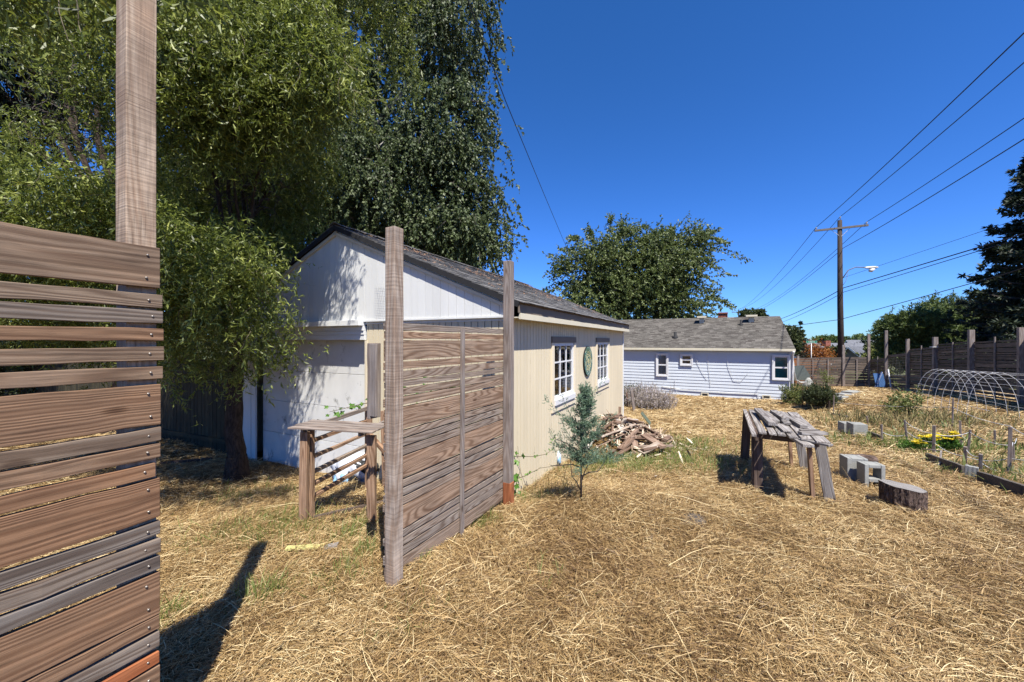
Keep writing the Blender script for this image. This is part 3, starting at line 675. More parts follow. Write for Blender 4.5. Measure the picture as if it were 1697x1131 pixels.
    q = MB(); q.prism([(-.03, HZ-.2), (.10, HZ-.2), (.10, zt), (-.03, zt)], hp(0, -.05, 0), V, Z, -U, .02, .9); q.build('corner_board', M['white'], r)
    for (x0, x1, y0, y1) in ((1162, 1174.5, 651, 657), (1263, 1277, 655, 661)):
        va, vb = hv(x1), hv(x0); za, zb_ = zpx(y1, (va+vb)/2), zpx(y0, (va+vb)/2)
        q = MB(); q.prism([(0, 0), (vb-va, 0), (vb-va, zb_-za), (0, zb_-za)], hp(vb, -.05, za), -V, Z, -U, .03, .2)
        f = q.build('foundation_vent', M['offwhite'], r); q = MB(); q.prism([(.05, .05), (vb-va-.05, .05), (vb-va-.05, zb_-za-.04), (.05, zb_-za-.04)], hp(vb, -.075, za), -V, Z, -U, .012); q.build('grille', M['dark'], f)
    # conduit along the foot, cable clipped to the wall
    q = MB(); q.tube([hp(hv(1097), -.06, -.70), hp(hv(1130), -.06, -.82), hp(hv(1200), -.06, -.86), hp(hv(1256), -.06, -.84), hp(hv(1257), -.06, HZ)], .018, 6); q.build('conduit', M['metal'], r)
    q = MB()
    for (xa, ya, xb, yb, xc, yc) in ((1150, 588, 1165, 618, 1172, 628), (1172, 588, 1176, 620, 1178, 640), (1203, 588, 1208, 610, 1216, 630), (1216, 630, 1228, 632, 1240, 618), (1119, 628, 1119, 640, 1121, 648)):
        q.tube([hp(hv(a), -.06, zpx(b2, hv(a))) for a, b2 in ((xa, ya), (xb, yb), (xc, yc))], .008, 5)
    q.build('cable', M['metal'], r)
blue_house()

# ================================================================ board fence on the right, back section, gate
FE = np.array([15.3, 11.5, 0])
def slats_between(b, p, q, z0, z1, top_gap, hs, mt=None):
    """horizontal boards between p and q (2D), running with the ground"""
    z = 0; ga, gb = gz(p[0], p[1]), gz(q[0], q[1]); T = z1
    zz = z0
    while zz < T:
        h = hs[int(RG.integers(len(hs)))]
        a = np.array([p[0], p[1], ga+zz+h/2]); c = np.array([q[0], q[1], gb+zz+h/2])
        if ga+zz+h > 1e9: break
        if zz+h <= T+.05: b.beam(a, c, h-.006, .02, Z, RG.random(), 3, .003)
        zz += h+RG.uniform(.008, .03)
def right_fence():
    r = thing('board_fence', (FE[0]+U[0]*5, FE[1]+U[1]*5, -.4), 'long grey weathered board fence with tall posts along the right side of the yard', 'fence')
    st = [-2.4, 0, 2.4, 4.8, 7.2, 9.6, 12.0]; pt = [FE+U*t for t in st]
    back = [pt[-1]+V*1.25, pt[-1]+V*1.25+V*2.3]
    def toph(px_top, p): return H-(px_top-CY)/F*p[1]
    tops = [toph(520, pt[0]), toph(543, pt[1]), toph(547, pt[2]), toph(559, pt[3]), toph(562, pt[4]), toph(548, pt[5]), toph(554, pt[6])]
    for i, p in enumerate(pt):
        q = MB(); g0 = gz(p[0], p[1]); c = p+V*.06
        q.beam([c[0], c[1], g0-.2], [c[0], c[1], tops[i]], .14 if i in (2, 3) else .11, .14 if i in (2, 3) else .11, U, RG.random(), 6, .001); q.build('post', M['grey_post'], r, False, .006)
        if i == 3:
            q = MB(); q.box([c[0], c[1], tops[i]-.42], .24, .24, .03, U, V, None, True); q.build('post_cap', M['metal'], r)
    for i in range(6):
        a, b_ = pt[i], pt[i+1]; ft = [2.0, 2.02, 1.98, 1.95, 1.75, 1.66][i]
        if i == 4: continue
        q = MB(); slats_between(q, a+U*.06+V*.0, b_-U*.06, .02, ft, 0, [.05, .06, .09, .14, .14]); q.build('slat_panel', M['back_fence'], r)
        q = MB(); m_ = (a+b_)/2+V*.035; gm = gz(m_[0], m_[1]); q.beam([m_[0], m_[1], gm], [m_[0], m_[1], gm+ft+.05], .05, .03, U, .5); q.build('batten', M['grey_post'], r)
    # mesh gate section between the fourth and fifth posts
    a, b_ = pt[4], pt[5]; q = MB(); slats_between(q, a+U*.06, b_-U*.06, .02, .62, 0, [.06, .14]); 
    q.beam(a+Z*(gz(*a[:2])+1.66), b_+Z*(gz(*b_[:2])+1.66), .14, .03, Z, .4); q.build('slat_panel', M['back_fence'], r)
    q = MB(); q.beam(a+Z*(gz(*a[:2])+.68)+V*.02, b_+Z*(gz(*b_[:2])+.68)+V*.02, .05, .09, Z, .9); q.build('rail', M['grey_wood'], r)
    q = MB()
    for k in range(15):
        c = a+(b_-a)*(k+.5)/15; z = gz(c[0], c[1]); q.tube([[c[0], c[1], z+.70], [c[0], c[1], z+1.6]], .004, 4)
    for k in range(7):
        z = .75+k*.13; q.tube([[a[0], a[1], gz(*a[:2])+z], [b_[0], b_[1], gz(*b_[:2])+z]], .004, 4)
    q.build('wire_mesh', M['arm'], r)
    # back section towards the house
    pb = [pt[-1], pt[-1]+V*1.2, pt[-1]+V*3.4]
    for i, p in enumerate(pb[1:]):
        q = MB(); g0 = gz(p[0], p[1]); tp = toph(572 if i == 0 else 590, p)
        q.beam([p[0], p[1], g0-.2], [p[0], p[1], tp], .12, .12, U, .8, 4, .001); q.build('post', M['grey_post'], r, False, .005)
    for a, b_, nb in ((pb[0], pb[1], 2), (pb[1], pb[2], 3)):
        q = MB(); slats_between(q, a+V*.06, b_-V*.06, .02, H-(591-CY)/F*b_[1]-gz(*b_[:2]), 0, [.14, .15, .10]); q.build('slat_panel', M['back_fence'], r)
        for k in range(1, nb):
            m_ = a+(b_-a)*k/nb-U*.035; gm = gz(m_[0], m_[1]); q = MB(); q.beam([m_[0], m_[1], gm], [m_[0], m_[1], gm+1.62], .05, .04, V, .8); q.build('batten', M['grey_post'], r)
right_fence()

def side_fence():                                                  # lower boards between the house corner and the back fence
    a = np.array([17.1, 24.4, 0]); b_ = np.array([15.6, 25.1, 0])
    a = FE+U*12+V*3.5+U*.1; b_ = a+V*2.6+U*.4
    r = thing('low_fence', (a[0], a[1], gz(a[0], a[1])), 'low grey board fence beside the blue house corner, under the orange cedar fence', 'fence')
    q = MB(); slats_between(q, a, b_, 0, 1.25, 0, [.12, .15]); q.build('slat_panel', M['back_fence'], r)
    q = MB(); q.beam(a+Z*(gz(*a[:2])+1.36), b_+Z*(gz(*b_[:2])+1.36), .05, .07, Z, .9); q.build('rail', M['grey_wood'], r)
    a = np.array([24.5, 31, 0]); b_ = np.array([21.0, 32.2, 0]); r = thing('cedar_fence', (a[0], a[1], -1.6), 'orange cedar board fence beyond the low grey fence', 'fence')
    q = MB(); n = 26
    for k in range(n):
        c = a+(b_-a)*k/n; q.beam(c+Z*-1.8, c+Z*(H-(595-CY)/F*c[1]), .13, .02, unit(b_-a), RG.random())
    q.build('board_panel', M['cedar'], r)
    q = MB(); q.beam(a-Z*(-H+(594.5-CY)/F*a[1]), b_-Z*(-H+(594.5-CY)/F*b_[1]), .05, .08, Z, .8); q.build('rail', M['cedar'], r)
side_fence()

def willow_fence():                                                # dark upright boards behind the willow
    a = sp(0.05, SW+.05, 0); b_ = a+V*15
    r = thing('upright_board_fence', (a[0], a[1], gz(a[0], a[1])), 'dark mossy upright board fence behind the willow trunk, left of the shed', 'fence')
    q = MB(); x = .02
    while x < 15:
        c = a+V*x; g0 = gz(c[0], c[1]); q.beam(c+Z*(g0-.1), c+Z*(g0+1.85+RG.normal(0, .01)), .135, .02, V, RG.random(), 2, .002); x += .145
    q.build('board_panel', M['shadowed'], r)
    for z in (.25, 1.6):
        q = MB(); q.beam(a-U*.04+Z*(gz(*a[:2])+z), b_-U*.04+Z*(gz(*b_[:2])+z), .09, .04, Z, .5); q.build('rail', M['shadowed'], r)
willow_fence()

# ================================================================ far houses
def gable_house(name, c, ax, L, D, hw, pitch, label, wallm, roofm, chim=False):
    ay = np.array([-ax[1], ax[0], 0]); r = thing(name, c, label, 'house')
    c = np.asarray(c, float); b = MB(); zt = hw; hr = D/2*pitch
    b.prism([(-D/2, -1), (D/2, -1), (D/2, zt), (0, zt+hr), (-D/2, zt)], c-ax*L/2, ay, Z, ax, L); b.build('wall', wallm, r)
    q = MB()
    for s in (1, -1):
        o = c-ax*(L/2+.3)+ay*s*(D/2+.35)+Z*(zt-.35*pitch+.03); sd_ = unit(-ay*s+Z*pitch); nn = unit(Z+ay*s*pitch); Ls = (D/2+.35)*math.sqrt(1+pitch**2)
        q.prism([(0, 0), (L+.6, 0), (L+.6, Ls), (0, Ls)], o, ax, sd_, nn, .14)
    ro = q.build('roof', roofm, r)
    q = MB()
    for e in (-1, 1):
        for s in (1, -1):
            p0 = c+ax*e*(L/2+.32)+ay*s*(D/2+.35)+Z*(zt-.35*pitch-.02); q.beam(p0, c+ax*e*(L/2+.32)+Z*(zt+hr+.02), .2, .05, Z, .9)
    q.build('bargeboard', M['white'], r)
    for e in (-1, 1):
        q = MB(); q.prism([(-.6, .9), (.6, .9), (.6, 2.1), (-.6, 2.1)], c-ay*(D/2+.04)+ax*e*L*.22, ax, Z, ay, .03); f = q.build('window', M['white'], r)
        q = MB(); q.prism([(-.5, 1), (.5, 1), (.5, 2.), (-.5, 2.)], c-ay*(D/2+.055)+ax*e*L*.22, ax, Z, ay, .03); q.build('pane', M['dark'], f)
    if chim:
        q = MB(); q.box(c+ax*-2.2+ay*-1+Z*(zt+hr-1.2), .8, .7, 1.7, ax, ay, None, True); q.build('chimney', M['brick'], ro)
    return r
gable_house('far_house', (48.5, 58, -3.2), unit(np.array([1., .1, 0])), 9, 8, 2.5, .5, 'distant dark roofed house with a red brick chimney left of the utility pole', M['blue'], M['far_shingle'], True)
gable_house('far_house', (43.9, 49, -3.2), unit(np.array([1., .45, 0])), 3.2, 3.4, 2.6, .9, 'distant small gabled house with white bargeboards just right of the utility pole foot', M['trim_grey'], M['far_shingle'])
gable_house('far_house', (66, 68, -3.5), unit(np.array([1., -.5, 0])), 10, 8, 2.9, .6, 'distant white house partly hidden by bushes beyond the fence gate', M['white'], M['far_shingle'])
# ================================================================ utility poles and cables
def pole(x, y, top, label, near=True):
    g0 = gz(x, y); r = thing('utility_pole', (x, y, g0), label, 'utility pole', 'utility poles along the street')
    q = MB(); q.tube([[x+(.10 if near else 0), y, g0-.3], [x, y, (g0+top)/2], [x-.03, y, top]], [.19, .16, .125], 14); q.build('pole_shaft', M['pole'], r, True)
    q = MB(); a = np.array([x, y, top-.55]); q.beam(a+V*1.42-U*.13, a-V*1.42-U*.13, .13, .10, Z, .6, 4, .004); ca = q.build('crossarm', M['arm'], r, False, .005)
    q = MB(); q.tube([a+V*.55-U*.1, a-Z*.6-U*.12], .015, 5); q.tube([a-V*.55-U*.1, a-Z*.6-U*.12], .015, 5); q.build('brace', M['metal'], ca)
    ends = [a+V*1.33-U*.13+Z*.22, np.array([x, y, top+.25]), a-V*1.33-U*.13+Z*.22]
    for e in ends:
        q = MB(); q.tube([e-Z*.22, e-Z*.1, e-Z*.09, e-Z*.05, e-Z*.03, e], [.02, .02, .05, .03, .055, .03], 8); q.build('insulator', M['curtain'] if near else M['arm'], r, True)
    return r, ends
NP = np.array([22.2, 26.0]); FP = np.array([52.5, 89.0])
rp, eN = pole(NP[0], NP[1], 8.16+H, 'tall dark wooden utility pole with one crossarm and a street light, just behind the fence')
_, eF = pole(FP[0], FP[1], 7.2+H, 'small distant utility pole showing above the roof of the blue house', False)
q = MB(); c = np.array([NP[0]+.15, NP[1], H+(CY-462)/F*26]); d_ = unit(np.array([1, -.15, 0]))
q.tube([c, c+d_*.35+Z*.55, c+d_*.8+Z*.75, c+d_*1.35+Z*.72], .03, 7); q.tube([c+Z*-.5, c+d_*.2+Z*-.2, c+d_*.35+Z*.4], .012, 5); la = q.build('light_arm', M['arm'], rp, True)
q = MB(); h0 = c+d_*1.3+Z*.70
q.tube([h0, h0+d_*.12, h0+d_*.45, h0+d_*.75, h0+d_*.85], [.03, .06, .09, .08, .03], 12, .9); q.build('lamp_head', M['pvc'], la, True)
q = MB(); q.tube([h0+d_*.3-Z*.22, h0+d_*.42-Z*.20, h0+d_*.6-Z*.1], [.07, .13, .08], 10); q.build('lamp_glass', M['metal'], la, True)
def cable(name, pts, rad, label, sag=0., n=26):
    pts = [np.asarray(p, float) for p in pts]; out = []
    for a, b_ in zip(pts[:-1], pts[1:]):
        L = np.linalg.norm(b_-a)
        for i in range(n): t = i/n; out.append(a+(b_-a)*t-Z*sag*4*t*(1-t)*(L/60)**2)
    out.append(pts[-1]); q = MB(); q.tube(out, rad, 5)
    return tag(q.build(name, M['wire'], None, True), label, 'cable', 'overhead cables')
off = -U*50
lb = ['upper overhead wire tied to the left end of the crossarm', 'overhead wire running over the very top of the utility pole', 'overhead wire tied to the right end of the crossarm']
for e, f, l in zip(eN, eF, lb): cable('power_line', [f, e, e+off+Z*.5], .017, l, 1.0)
a = np.array([NP[0]+.1, NP[1]-.15, H+(CY-412)/F*26]); cable('power_line', [np.array([FP[0], FP[1], 6.2+H]), a, a+off+Z*.7], .017, 'single wire meeting the pole shaft well below its crossarm', 1.0)
a = np.array([NP[0]+.1, NP[1]-.15, H+(CY-461)/F*26]); cable('power_line', [a, P(1674, 368, 17.5), P(1900, 285, 14.5)], .010, 'thin wire leaving the pole at the street light', .2)
for py, rr, l, tx in ((478, .026, 'thick communication cable on the pole, upper of the pair', (1630, 408)), (485, .017, 'thinner communication cable just under the thick one', (1628, 414.5))):
    a = np.array([NP[0]+.1, NP[1]-.15, H+(CY-py)/F*26]); b2 = P(1225, 563 if py == 478 else 569, 80)
    cable('phone_line', [a+Z*0, P(tx[0], tx[1], 16.5), P(1960, tx[1]-100, 11)], rr, l, .15)
    cable('phone_line', [a, np.array([FP[0], FP[1], H+4.9-(.8 if py > 480 else 0)])], rr, l.replace('on the pole', 'beyond the pole').replace('just under', 'beyond the pole, under'), 1.2)
cable('phone_line', [P(1306, 541.5, 24), P(1392, 530, 22.5), P(1674, 452, 14.5), P(1900, 375, 11)], .017, 'sagging dark cable crossing low in front of the utility pole', .5)
cable('phone_line', [P(1340, 565, 75), P(1412, 563.5, 62), P(1462, 552.5, 45)], .02, 'faint cable low above the distant houses', .1)
cable('power_line', [P(945, 425, 26), P(899, 316, 13), P(838, 168, 8), P(800, 68, 6.2), P(775, 0, 5.4), P(730, -140, 4.3)], .0095, 'black service cable dropping steeply across the blue sky in front of the birch', .03)
# street sign
c = P(1345, 567, 33); r = thing('street_sign', (c[0], c[1], gz(c[0], c[1])), 'green street name sign with white lettering on a slim post behind the cedar fence', 'street sign')
q = MB(); q.tube([[c[0], c[1]+.03, gz(c[0], c[1])], [c[0], c[1]+.03, c[2]+.1]], .03, 8); q.build('post', M['metal'], r, True)
q = MB(); q.box(c, .92, .02, .2, (1, 0, 0), (0, 1, 0)); bl = q.build('sign_blade', M['green_sign'], r, False, .004)
q = MB()
for (x0, x1, z0, z1) in ((-.45, .45, .085, .095), (-.45, .45, -.095, -.085), (-.46, -.45, -.09, .09), (.45, .46, -.09, .09)): q.prism([(x0, z0), (x1, z0), (x1, z1), (x0, z1)], c-np.array([0, .013, 0]), (1, 0, 0), Z, (0, 1, 0), .003)
q.build('border', M['sign_white'], bl)
tx = bpy.data.curves.new('lettering', 'FONT'); tx.body = 'E 8th St'; tx.size = .17; tx.align_x = 'CENTER'; tx.align_y = 'CENTER'; tx.extrude = .002
to = bpy.data.objects.new('lettering_curve', tx); C.objects.link(to); bpy.context.view_layer.update()
me = bpy.data.meshes.new_from_object(to); bpy.data.objects.remove(to)
lo = bpy.data.objects.new('lettering', me); me.materials.clear(); me.materials.append(M['sign_white']); C.objects.link(lo); lo.parent = bl
lo.rotation_euler = (R(90), 0, 0); lo.location = Vector(c)-Vector(parent_world(bl))+Vector((0, -.015, 0))

# ================================================================ work table and loose planks
TO = np.array([2.95, 4.10, 0]); TA = unit(np.array([.47, .883, 0])); TB = np.array([TA[1], -TA[0], 0])     # along, across to the right
TH = .72
def tp(s, c, z): return TO+TA*s*.95+TB*c*.92+Z*z
def table():
    gA = 0
    r = thing('work_table', tp(.9, .0, 0), 'rough grey plank work table standing in the straw, heaped with loose boards', 'table')
    q = MB()
    for c, s0, s1, w_, dz, ti in ((-.24, .10, 1.80, .075, .0, .5), (-.14, .07, 1.82, .07, .004, .9), (-.05, .09, 1.78, .07, 0, .3), (.055, .05, 1.78, .085, -.006, .5), (.17, -.02, 1.80, .10, .0, .95), (.30, -.12, 1.82, .115, .004, .7)):
        q.beam(tp(s0, c, TH+dz), tp(s1, c-.0, TH+dz), .022, w_, Z, ti, 8, .0010)
    q.build('tabletop', M['grey_wood'], r, False, .003)
    q = MB()
    q.beam(tp(.33, -.31, TH-.06), tp(.33, .36, TH-.07), .09, .035, Z, .3); q.beam(tp(1.65, -.31, TH-.06), tp(1.65, .36, TH-.06), .09, .035, Z, .3)
    q.beam(tp(.12, -.30, TH-.05), tp(1.75, -.30, TH-.05), .09, .03, Z, .5); q.beam(tp(.20, .31, TH-.065), tp(1.70, .31, TH-.06), .09, .03, Z, .5)
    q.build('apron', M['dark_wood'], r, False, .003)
    q = MB(); q.beam(tp(-.05, -.345, TH-.005), tp(1.75, -.335, TH+.0), .03, .045, Z, .9, 8, .002); q.build('side_rail', M['grey_wood'], r, False, .003)
    def leg(s, c, ds, dc, wide=.09, mt='dark_wood'):
        b = tp(s+ds, c+dc, 0); z = gz(b[0], b[1])-.05
        q = MB(); q.beam([b[0], b[1], z], tp(s, c, TH-.02), wide, .038, TB, .5, 5, .001)
        return q, b
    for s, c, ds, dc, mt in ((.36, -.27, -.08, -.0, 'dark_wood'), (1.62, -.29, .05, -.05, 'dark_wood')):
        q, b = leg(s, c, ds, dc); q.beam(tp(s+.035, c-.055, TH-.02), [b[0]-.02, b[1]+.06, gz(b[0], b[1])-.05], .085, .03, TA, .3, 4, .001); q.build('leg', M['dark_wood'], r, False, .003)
    for s, c, ds, dc in ((.27, .33, .02, .12), (1.58, .31, .06, .13)):
        q = MB(); b = tp(s+ds, c+dc, 0); z = gz(b[0], b[1])-.06
        q.beam([b[0], b[1], z], tp(s, c, TH-.02), .10, .035, TB, .5, 6, .001); q.build('leg', M['grey_wood'], r, False, .003)
        q = MB(); q.beam([b[0]-TB[0]*.15+TA[0]*.04, b[1]-TB[1]*.15+TA[1]*.04, z], tp(s+.05, c-.09, TH-.02), .10, .035, TA, .9, 4, .001)
        tag(q.build('leg', M['screen'], r, False, .003), 'brown inner board of the splayed leg')
    # loose boards on the table, one object each
    lo = [  # s0,c0,z0, s1,c1,z1, width, thick, label, tint
     (.40,-.105,.062, 1.50,-.175,.060, .095,.045, 'thick bowed grey plank lying on the left of the table', .6),
     (.80,-.015,.03, 1.55,-.06,.03, .06,.03, 'narrow grey plank beside the thick bowed plank on the table', .4),
     (.85,.085,.062, 1.45,.015,.062, .085,.035, 'short grey plank on top of another board near the middle of the table', .5),
     (.70,.085,.03, 1.45,.05,.03, .08,.03, 'grey plank under the short one in the middle of the table', .3),
     (.55,.235,.035, 1.55,.10,.035, .075,.04, 'long slanting plank right of the middle of the table', .5),
     (.20,.02,.028, .62,-.02,.028, .09,.022, 'short pale board end on the near left of the table', .7),
     (.16,.13,.032, .27,.40,.034, .075,.03, 'cross piece of grey board lying across the near end of the table', .6),
     (.34,.16,.028, .42,.36,.028, .05,.02, 'thin grey strip across the table behind the cross piece', .3),
     (-.16,.16,-.035, .42,.03,-.025, .10,.03, 'grey board sticking out low at the near end of the table', .9),
     (-.13,.36,-.012, .05,.12,-.012, .08,.022, 'slanted board under the right near corner of the tabletop', .4)]
    for s0, c0, z0, s1, c1, z1, w_, t_, l, ti in lo:
        q = MB(); q.beam(tp(s0, c0, TH+z0), tp(s1, c1, TH+z1), t_, w_, Z, ti, 6, .0010)
        tag(q.build('loose_plank', M['grey_wood'], None, False, .004), l, 'plank', 'loose boards on the work table')
table()

# ================================================================ concrete blocks, log, stump
def block(c, ax, label, hgt=.39, w_=.19, dp=.19, holes=True, rz=True):
    ax = unit(np.asarray(ax, float)); ay = np.array([-ax[1], ax[0], 0]); c = np.asarray(c, float); q = MB(); t = .045
    # stands on end: the two cells open towards -ay
    q.beam(c-ax*(w_/2-t/2), c-ax*(w_/2-t/2)+Z*hgt, t, dp, ax, .5); q.beam(c+ax*(w_/2-t/2), c+ax*(w_/2-t/2)+Z*hgt, t, dp, ax, .5)
    for z in (.0, hgt/2-t/2, hgt-t): q.box(c+Z*z, w_-2*t, dp-.004, t, ax, ay, .5, True)
    if not holes: q.box(c, w_-.06, dp-.006, hgt-.01, ax, ay, .5, True)
    return tag(q.build('concrete_block', M['concrete'], None, False, .008), label, 'concrete block', 'hollow concrete blocks')
a = np.array([4.42, 4.95, 0]); z = gz(4.42, 4.95)
pb1 = gp(1426, 803); pb1[1] += .1; pb1[2] -= .04
block(pb1, (.96, -.27, 0), 'solid faced hollow concrete block standing on end, left one of the pair by the stump', .36, .22, .19, False)
pb2 = gp(1456, 811); pb2[1] += .1; pb2[2] -= .10
block(pb2, (.98, -.2, 0), 'concrete block standing on end with its square cells open, right against the stump', .38, .215, .15)
q = MB(); q.tube([[4.40, 5.02, z+.24], [4.54, 5.0, z+.25], [4.70, 4.98, z+.23]], [.055, .065, .06], 14, jit=.05)
q.cm = 0; tag(q.build('bark_log', M['stump_bark'], None, False), 'short bark covered log lying behind the upright concrete blocks', 'log')
q = MB(); q.tube([[4.5, 5.03, z-.1], [4.51, 5.03, z+.2]], .05, 10, jit=.04)
tag(q.build('log_prop', M['stump_bark'], None, False), 'stub of bark covered wood propping the short log', 'log')
for px, py, w_, h_, l in ((1409, 720, .20, .20, 'left grey concrete block at the corner of the raised bed'), (1427, 724, .24, .22, 'right grey concrete block at the corner of the raised bed, beside the left one')):
    p = gp(px, py); q = MB(); q.box(p-Z*.06+np.array([.05, .15, 0]), w_, .28, h_+.08, (.95, -.31, 0), (.31, .95, 0), .5, True)
    q.box(p+Z*(h_+.018)+np.array([.05, .15, 0]), w_-.08, .2, .006, (.95, -.31, 0), (.31, .95, 0), .2, True)
    tag(q.build('concrete_block', M['concrete'], None, False, .008), l, 'concrete block', 'hollow concrete blocks')
def stump():
    c = gp(1497, 851); c[1] += .17; c[0] = (1497-CX)/F*c[1]; c[2] = gz(c[0], c[1]); r = thing('tree_stump', c, 'short round cut tree stump with dark peeling bark and a pale grey top', 'stump')
    n = 90; q = MB(); rr = .176*(1+.03*np.sin(np.linspace(0, 6.28, n, endpoint=False)*3+1)+.015*np.sin(np.linspace(0, 6.28, n, endpoint=False)*11))
    an = np.linspace(0, 6.2832, n, endpoint=False); lv = []; zs = np.linspace(-.08, .235, 14); vs = []
    tilt = lambda x, y: -.03*x/.25
    for zz in zs:
        j = 1+RG.normal(0, .018, n)+.02*np.sin(an*23+zz*9); 
        for k in range(n): x, y = math.cos(an[k])*rr[k]*j[k], math.sin(an[k])*rr[k]*j[k]; vs.append([c[0]+x, c[1]+y, c[2]+zz+tilt(x, y)*(zz > 0)])
    gcv = [(zs[i//n]*1.0, math.cos(an[i % n])*.37, math.sin(an[i % n])*.37) for i in range(len(vs))]
    q.add(vs, [(i*n+k, i*n+(k+1) % n, (i+1)*n+(k+1) % n, (i+1)*n+k) for i in range(13) for k in range(n)], gcv)
    q.build('bark', M['stump_bark'], r, False)
    q = MB(); vs = []; gc = []
    rings = np.linspace(0, .985, 12)
    for f in rings:
        for k in range(n): x, y = math.cos(an[k])*rr[k]*f, math.sin(an[k])*rr[k]*f; vs.append([c[0]+x, c[1]+y, c[2]+.237+tilt(x, y)+.003*math.sin(an[k]*5)*f]); gc.append((0, x, y))
    q.add(vs, [(i*n+k, i*n+(k+1) % n, (i+1)*n+(k+1) % n, (i+1)*n+k) for i in range(11) for k in range(n)], gc)
    m, nt, b = new_mat('cut_end_grain'); gc_ = attr(nt, 'gco', 'Vector'); ln = nt.nodes.new('ShaderNodeVectorMath'); ln.operation = 'LENGTH'; nt.links.new(gc_, ln.inputs[0])
    rg = mth(nt, 'SINE', mth(nt, 'MULTIPLY', mth(nt, 'ADD', ln.outputs['Value'], mth(nt, 'MULTIPLY', noise(nt, gc_, 5, 3), .05)), 420.))
    cc = ramp(nt, rg, [(0, (.17, .155, .14)), (1, (.29, .27, .245))]); cc = mix(nt, .8, cc, ramp(nt, noise(nt, gc_, 12, 5, .7), [(.3, (.6,)*3), (.7, (1.1,)*3)]), 'MULTIPLY')
    nt.links.new(cc, b.inputs['Base Color']); b.inputs['Roughness'].default_value = .9; bump(nt, b, noise(nt, gc_, 40, 4), .5, .01)
    q.build('cut_top', m, r, True)
stump()
# ================================================================ scrap wood pile against the shed
def pile():
    base = np.array([2.75, 8.6, 0]); rg = np.random.default_rng(21)
    def hgt(x, y):
        d2 = ((x-2.15)/.8)**2+((y-8.1)/1.35)**2; return .44*np.exp(-d2*1.2)
    # mound of rotten bits under the boards
    n = 60; xs = np.linspace(1.0, 4.3, n); ys = np.linspace(5.9, 11, n); X, Y = np.meshgrid(xs, ys, indexing='ij')
    Zm = g(X, Y)+hgt(X, Y)*.95-.05+.03*nz(X, Y, 9, 2)
    i = np.arange(n-1); I, J = np.meshgrid(i, i, indexing='ij'); qd = np.stack([I*n+J, (I+1)*n+J, (I+1)*n+J+1, I*n+J+1], -1).reshape(-1)
    keep = []
    o = mesh_arrays('wood_debris', np.stack([X, Y, Zm], -1).reshape(-1, 3), qd, np.full((n-1)**2, 4), M['ground'], None, None, None, True)
    tag(o, 'heap of rotten chips and dirt under the scrap boards beside the shed', None, None, 'stuff')
    groups = 'scrap boards heaped beside the shed'
    ns = 1500; sx_ = rg.normal(2.3, .5, ns); sy_ = rg.normal(7.9, .9, ns); sl = rg.uniform(.04, .22, ns); th = rg.uniform(0, 6.28, ns); el = rg.normal(0, .35, ns)
    vv = (sx_-SH0[0])*V[0]+(sy_-SH0[1])*V[1]; k_ = vv < -.12; sx_, sy_, sl, th, el = sx_[k_], sy_[k_], sl[k_], th[k_], el[k_]
    Dd = np.c_[np.cos(th)*np.cos(el), np.sin(th)*np.cos(el), np.sin(el)]; p0 = np.c_[sx_, sy_, g(sx_, sy_)+hgt(sx_, sy_)+rg.uniform(0, .07, len(sx_))]
    tag(ribbons(np.stack([p0, p0+Dd*sl[:,None]*.5, p0+Dd*sl[:,None]], 1), unit(np.cross(Dd, rg.normal(size=Dd.shape)*.4+[0, 0, 1.])), np.array([.008, .012, .006])[None]*rg.uniform(.5, 1.6, (len(sx_), 1)), 'wood_chips', M['scrap_chip'], None, rg.random(len(sx_))), 'splinters and bark chips scattered over the scrap heap', None, None, 'stuff')
    for k in range(75):
        x = rg.normal(2.25, .36); y = rg.normal(7.9, .75)
        v_ = (x-SH0[0])*V[0]+(y-SH0[1])*V[1]
        if v_ > -.25: x += .35; y -= .15
        x, y = np.clip(x, 1.3, 2.95), np.clip(y, 6.3, 9.3)
        L = rg.uniform(.2, .8); a = rg.normal(.9, .55) if k % 3 else rg.uniform(0, 3.1)
        d = np.array([math.cos(a), math.sin(a), 0]); p = np.array([x, y, 0]); e0, e1 = p-d*L/2, p+d*L/2
        for e in (e0, e1): 
            e[2] = gz(e[0], e[1])+hgt(e[0], e[1])+.03+rg.uniform(0, .12)
            vv = (e-SH0)@V
            if vv > -.06: e -= V*(vv+.08)
        q = MB(); q.beam(e0, e1, rg.choice([.016, .02, .035]), rg.choice([.04, .07, .09, .12]), unit(Z+rg.normal(0, .35, 3)), rg.uniform(0, 1)**1.3, 3, .0015)
        tag(q.build('scrap_board', M['scrap'], None), 'short weathered scrap board tossed in the heap beside the shed', 'board', groups)
    for (a_, b_, w_, l, ti) in ((gp(968, 757)+Z*.12, gp(1003, 725)+Z*.42, .12, 'long pale grey board leaning at the front of the scrap heap', 1.), (gp(950, 745)+Z*.1, gp(990, 720)+Z*.5, .10, 'pale board leaning behind the juniper in the scrap heap', .95)):
        q = MB(); q.beam(a_, b_, .03, w_, Z, ti, 6, .002); tag(q.build('scrap_board', M['scrap'], None, False, .003), l, 'board', groups)
    p = gp(1026, 700); q = MB(); q.beam(p-Z*.05, p+Z*.42+U*.03, .10, .02, V, .3, 3, .002); tag(q.build('scrap_board', M['scrap'], None, False, .003), 'upright broken board standing by the far corner of the shed', 'board', groups)
    p0 = gp(1063, 706)+Z*.34; p1 = gp(1078, 708)+Z*.08
    q = MB(); cc = (p0+p1)/2; q.beam(p0, p1, .30, .015, unit(np.array([.35, .9, .1])), .9, 2); tag(q.build('painted_sheet', flat('green_edged_panel', (.11, .13, .08), .7), None), 'dark green painted panel tipped at the right end of the scrap heap', 'panel')
pile()

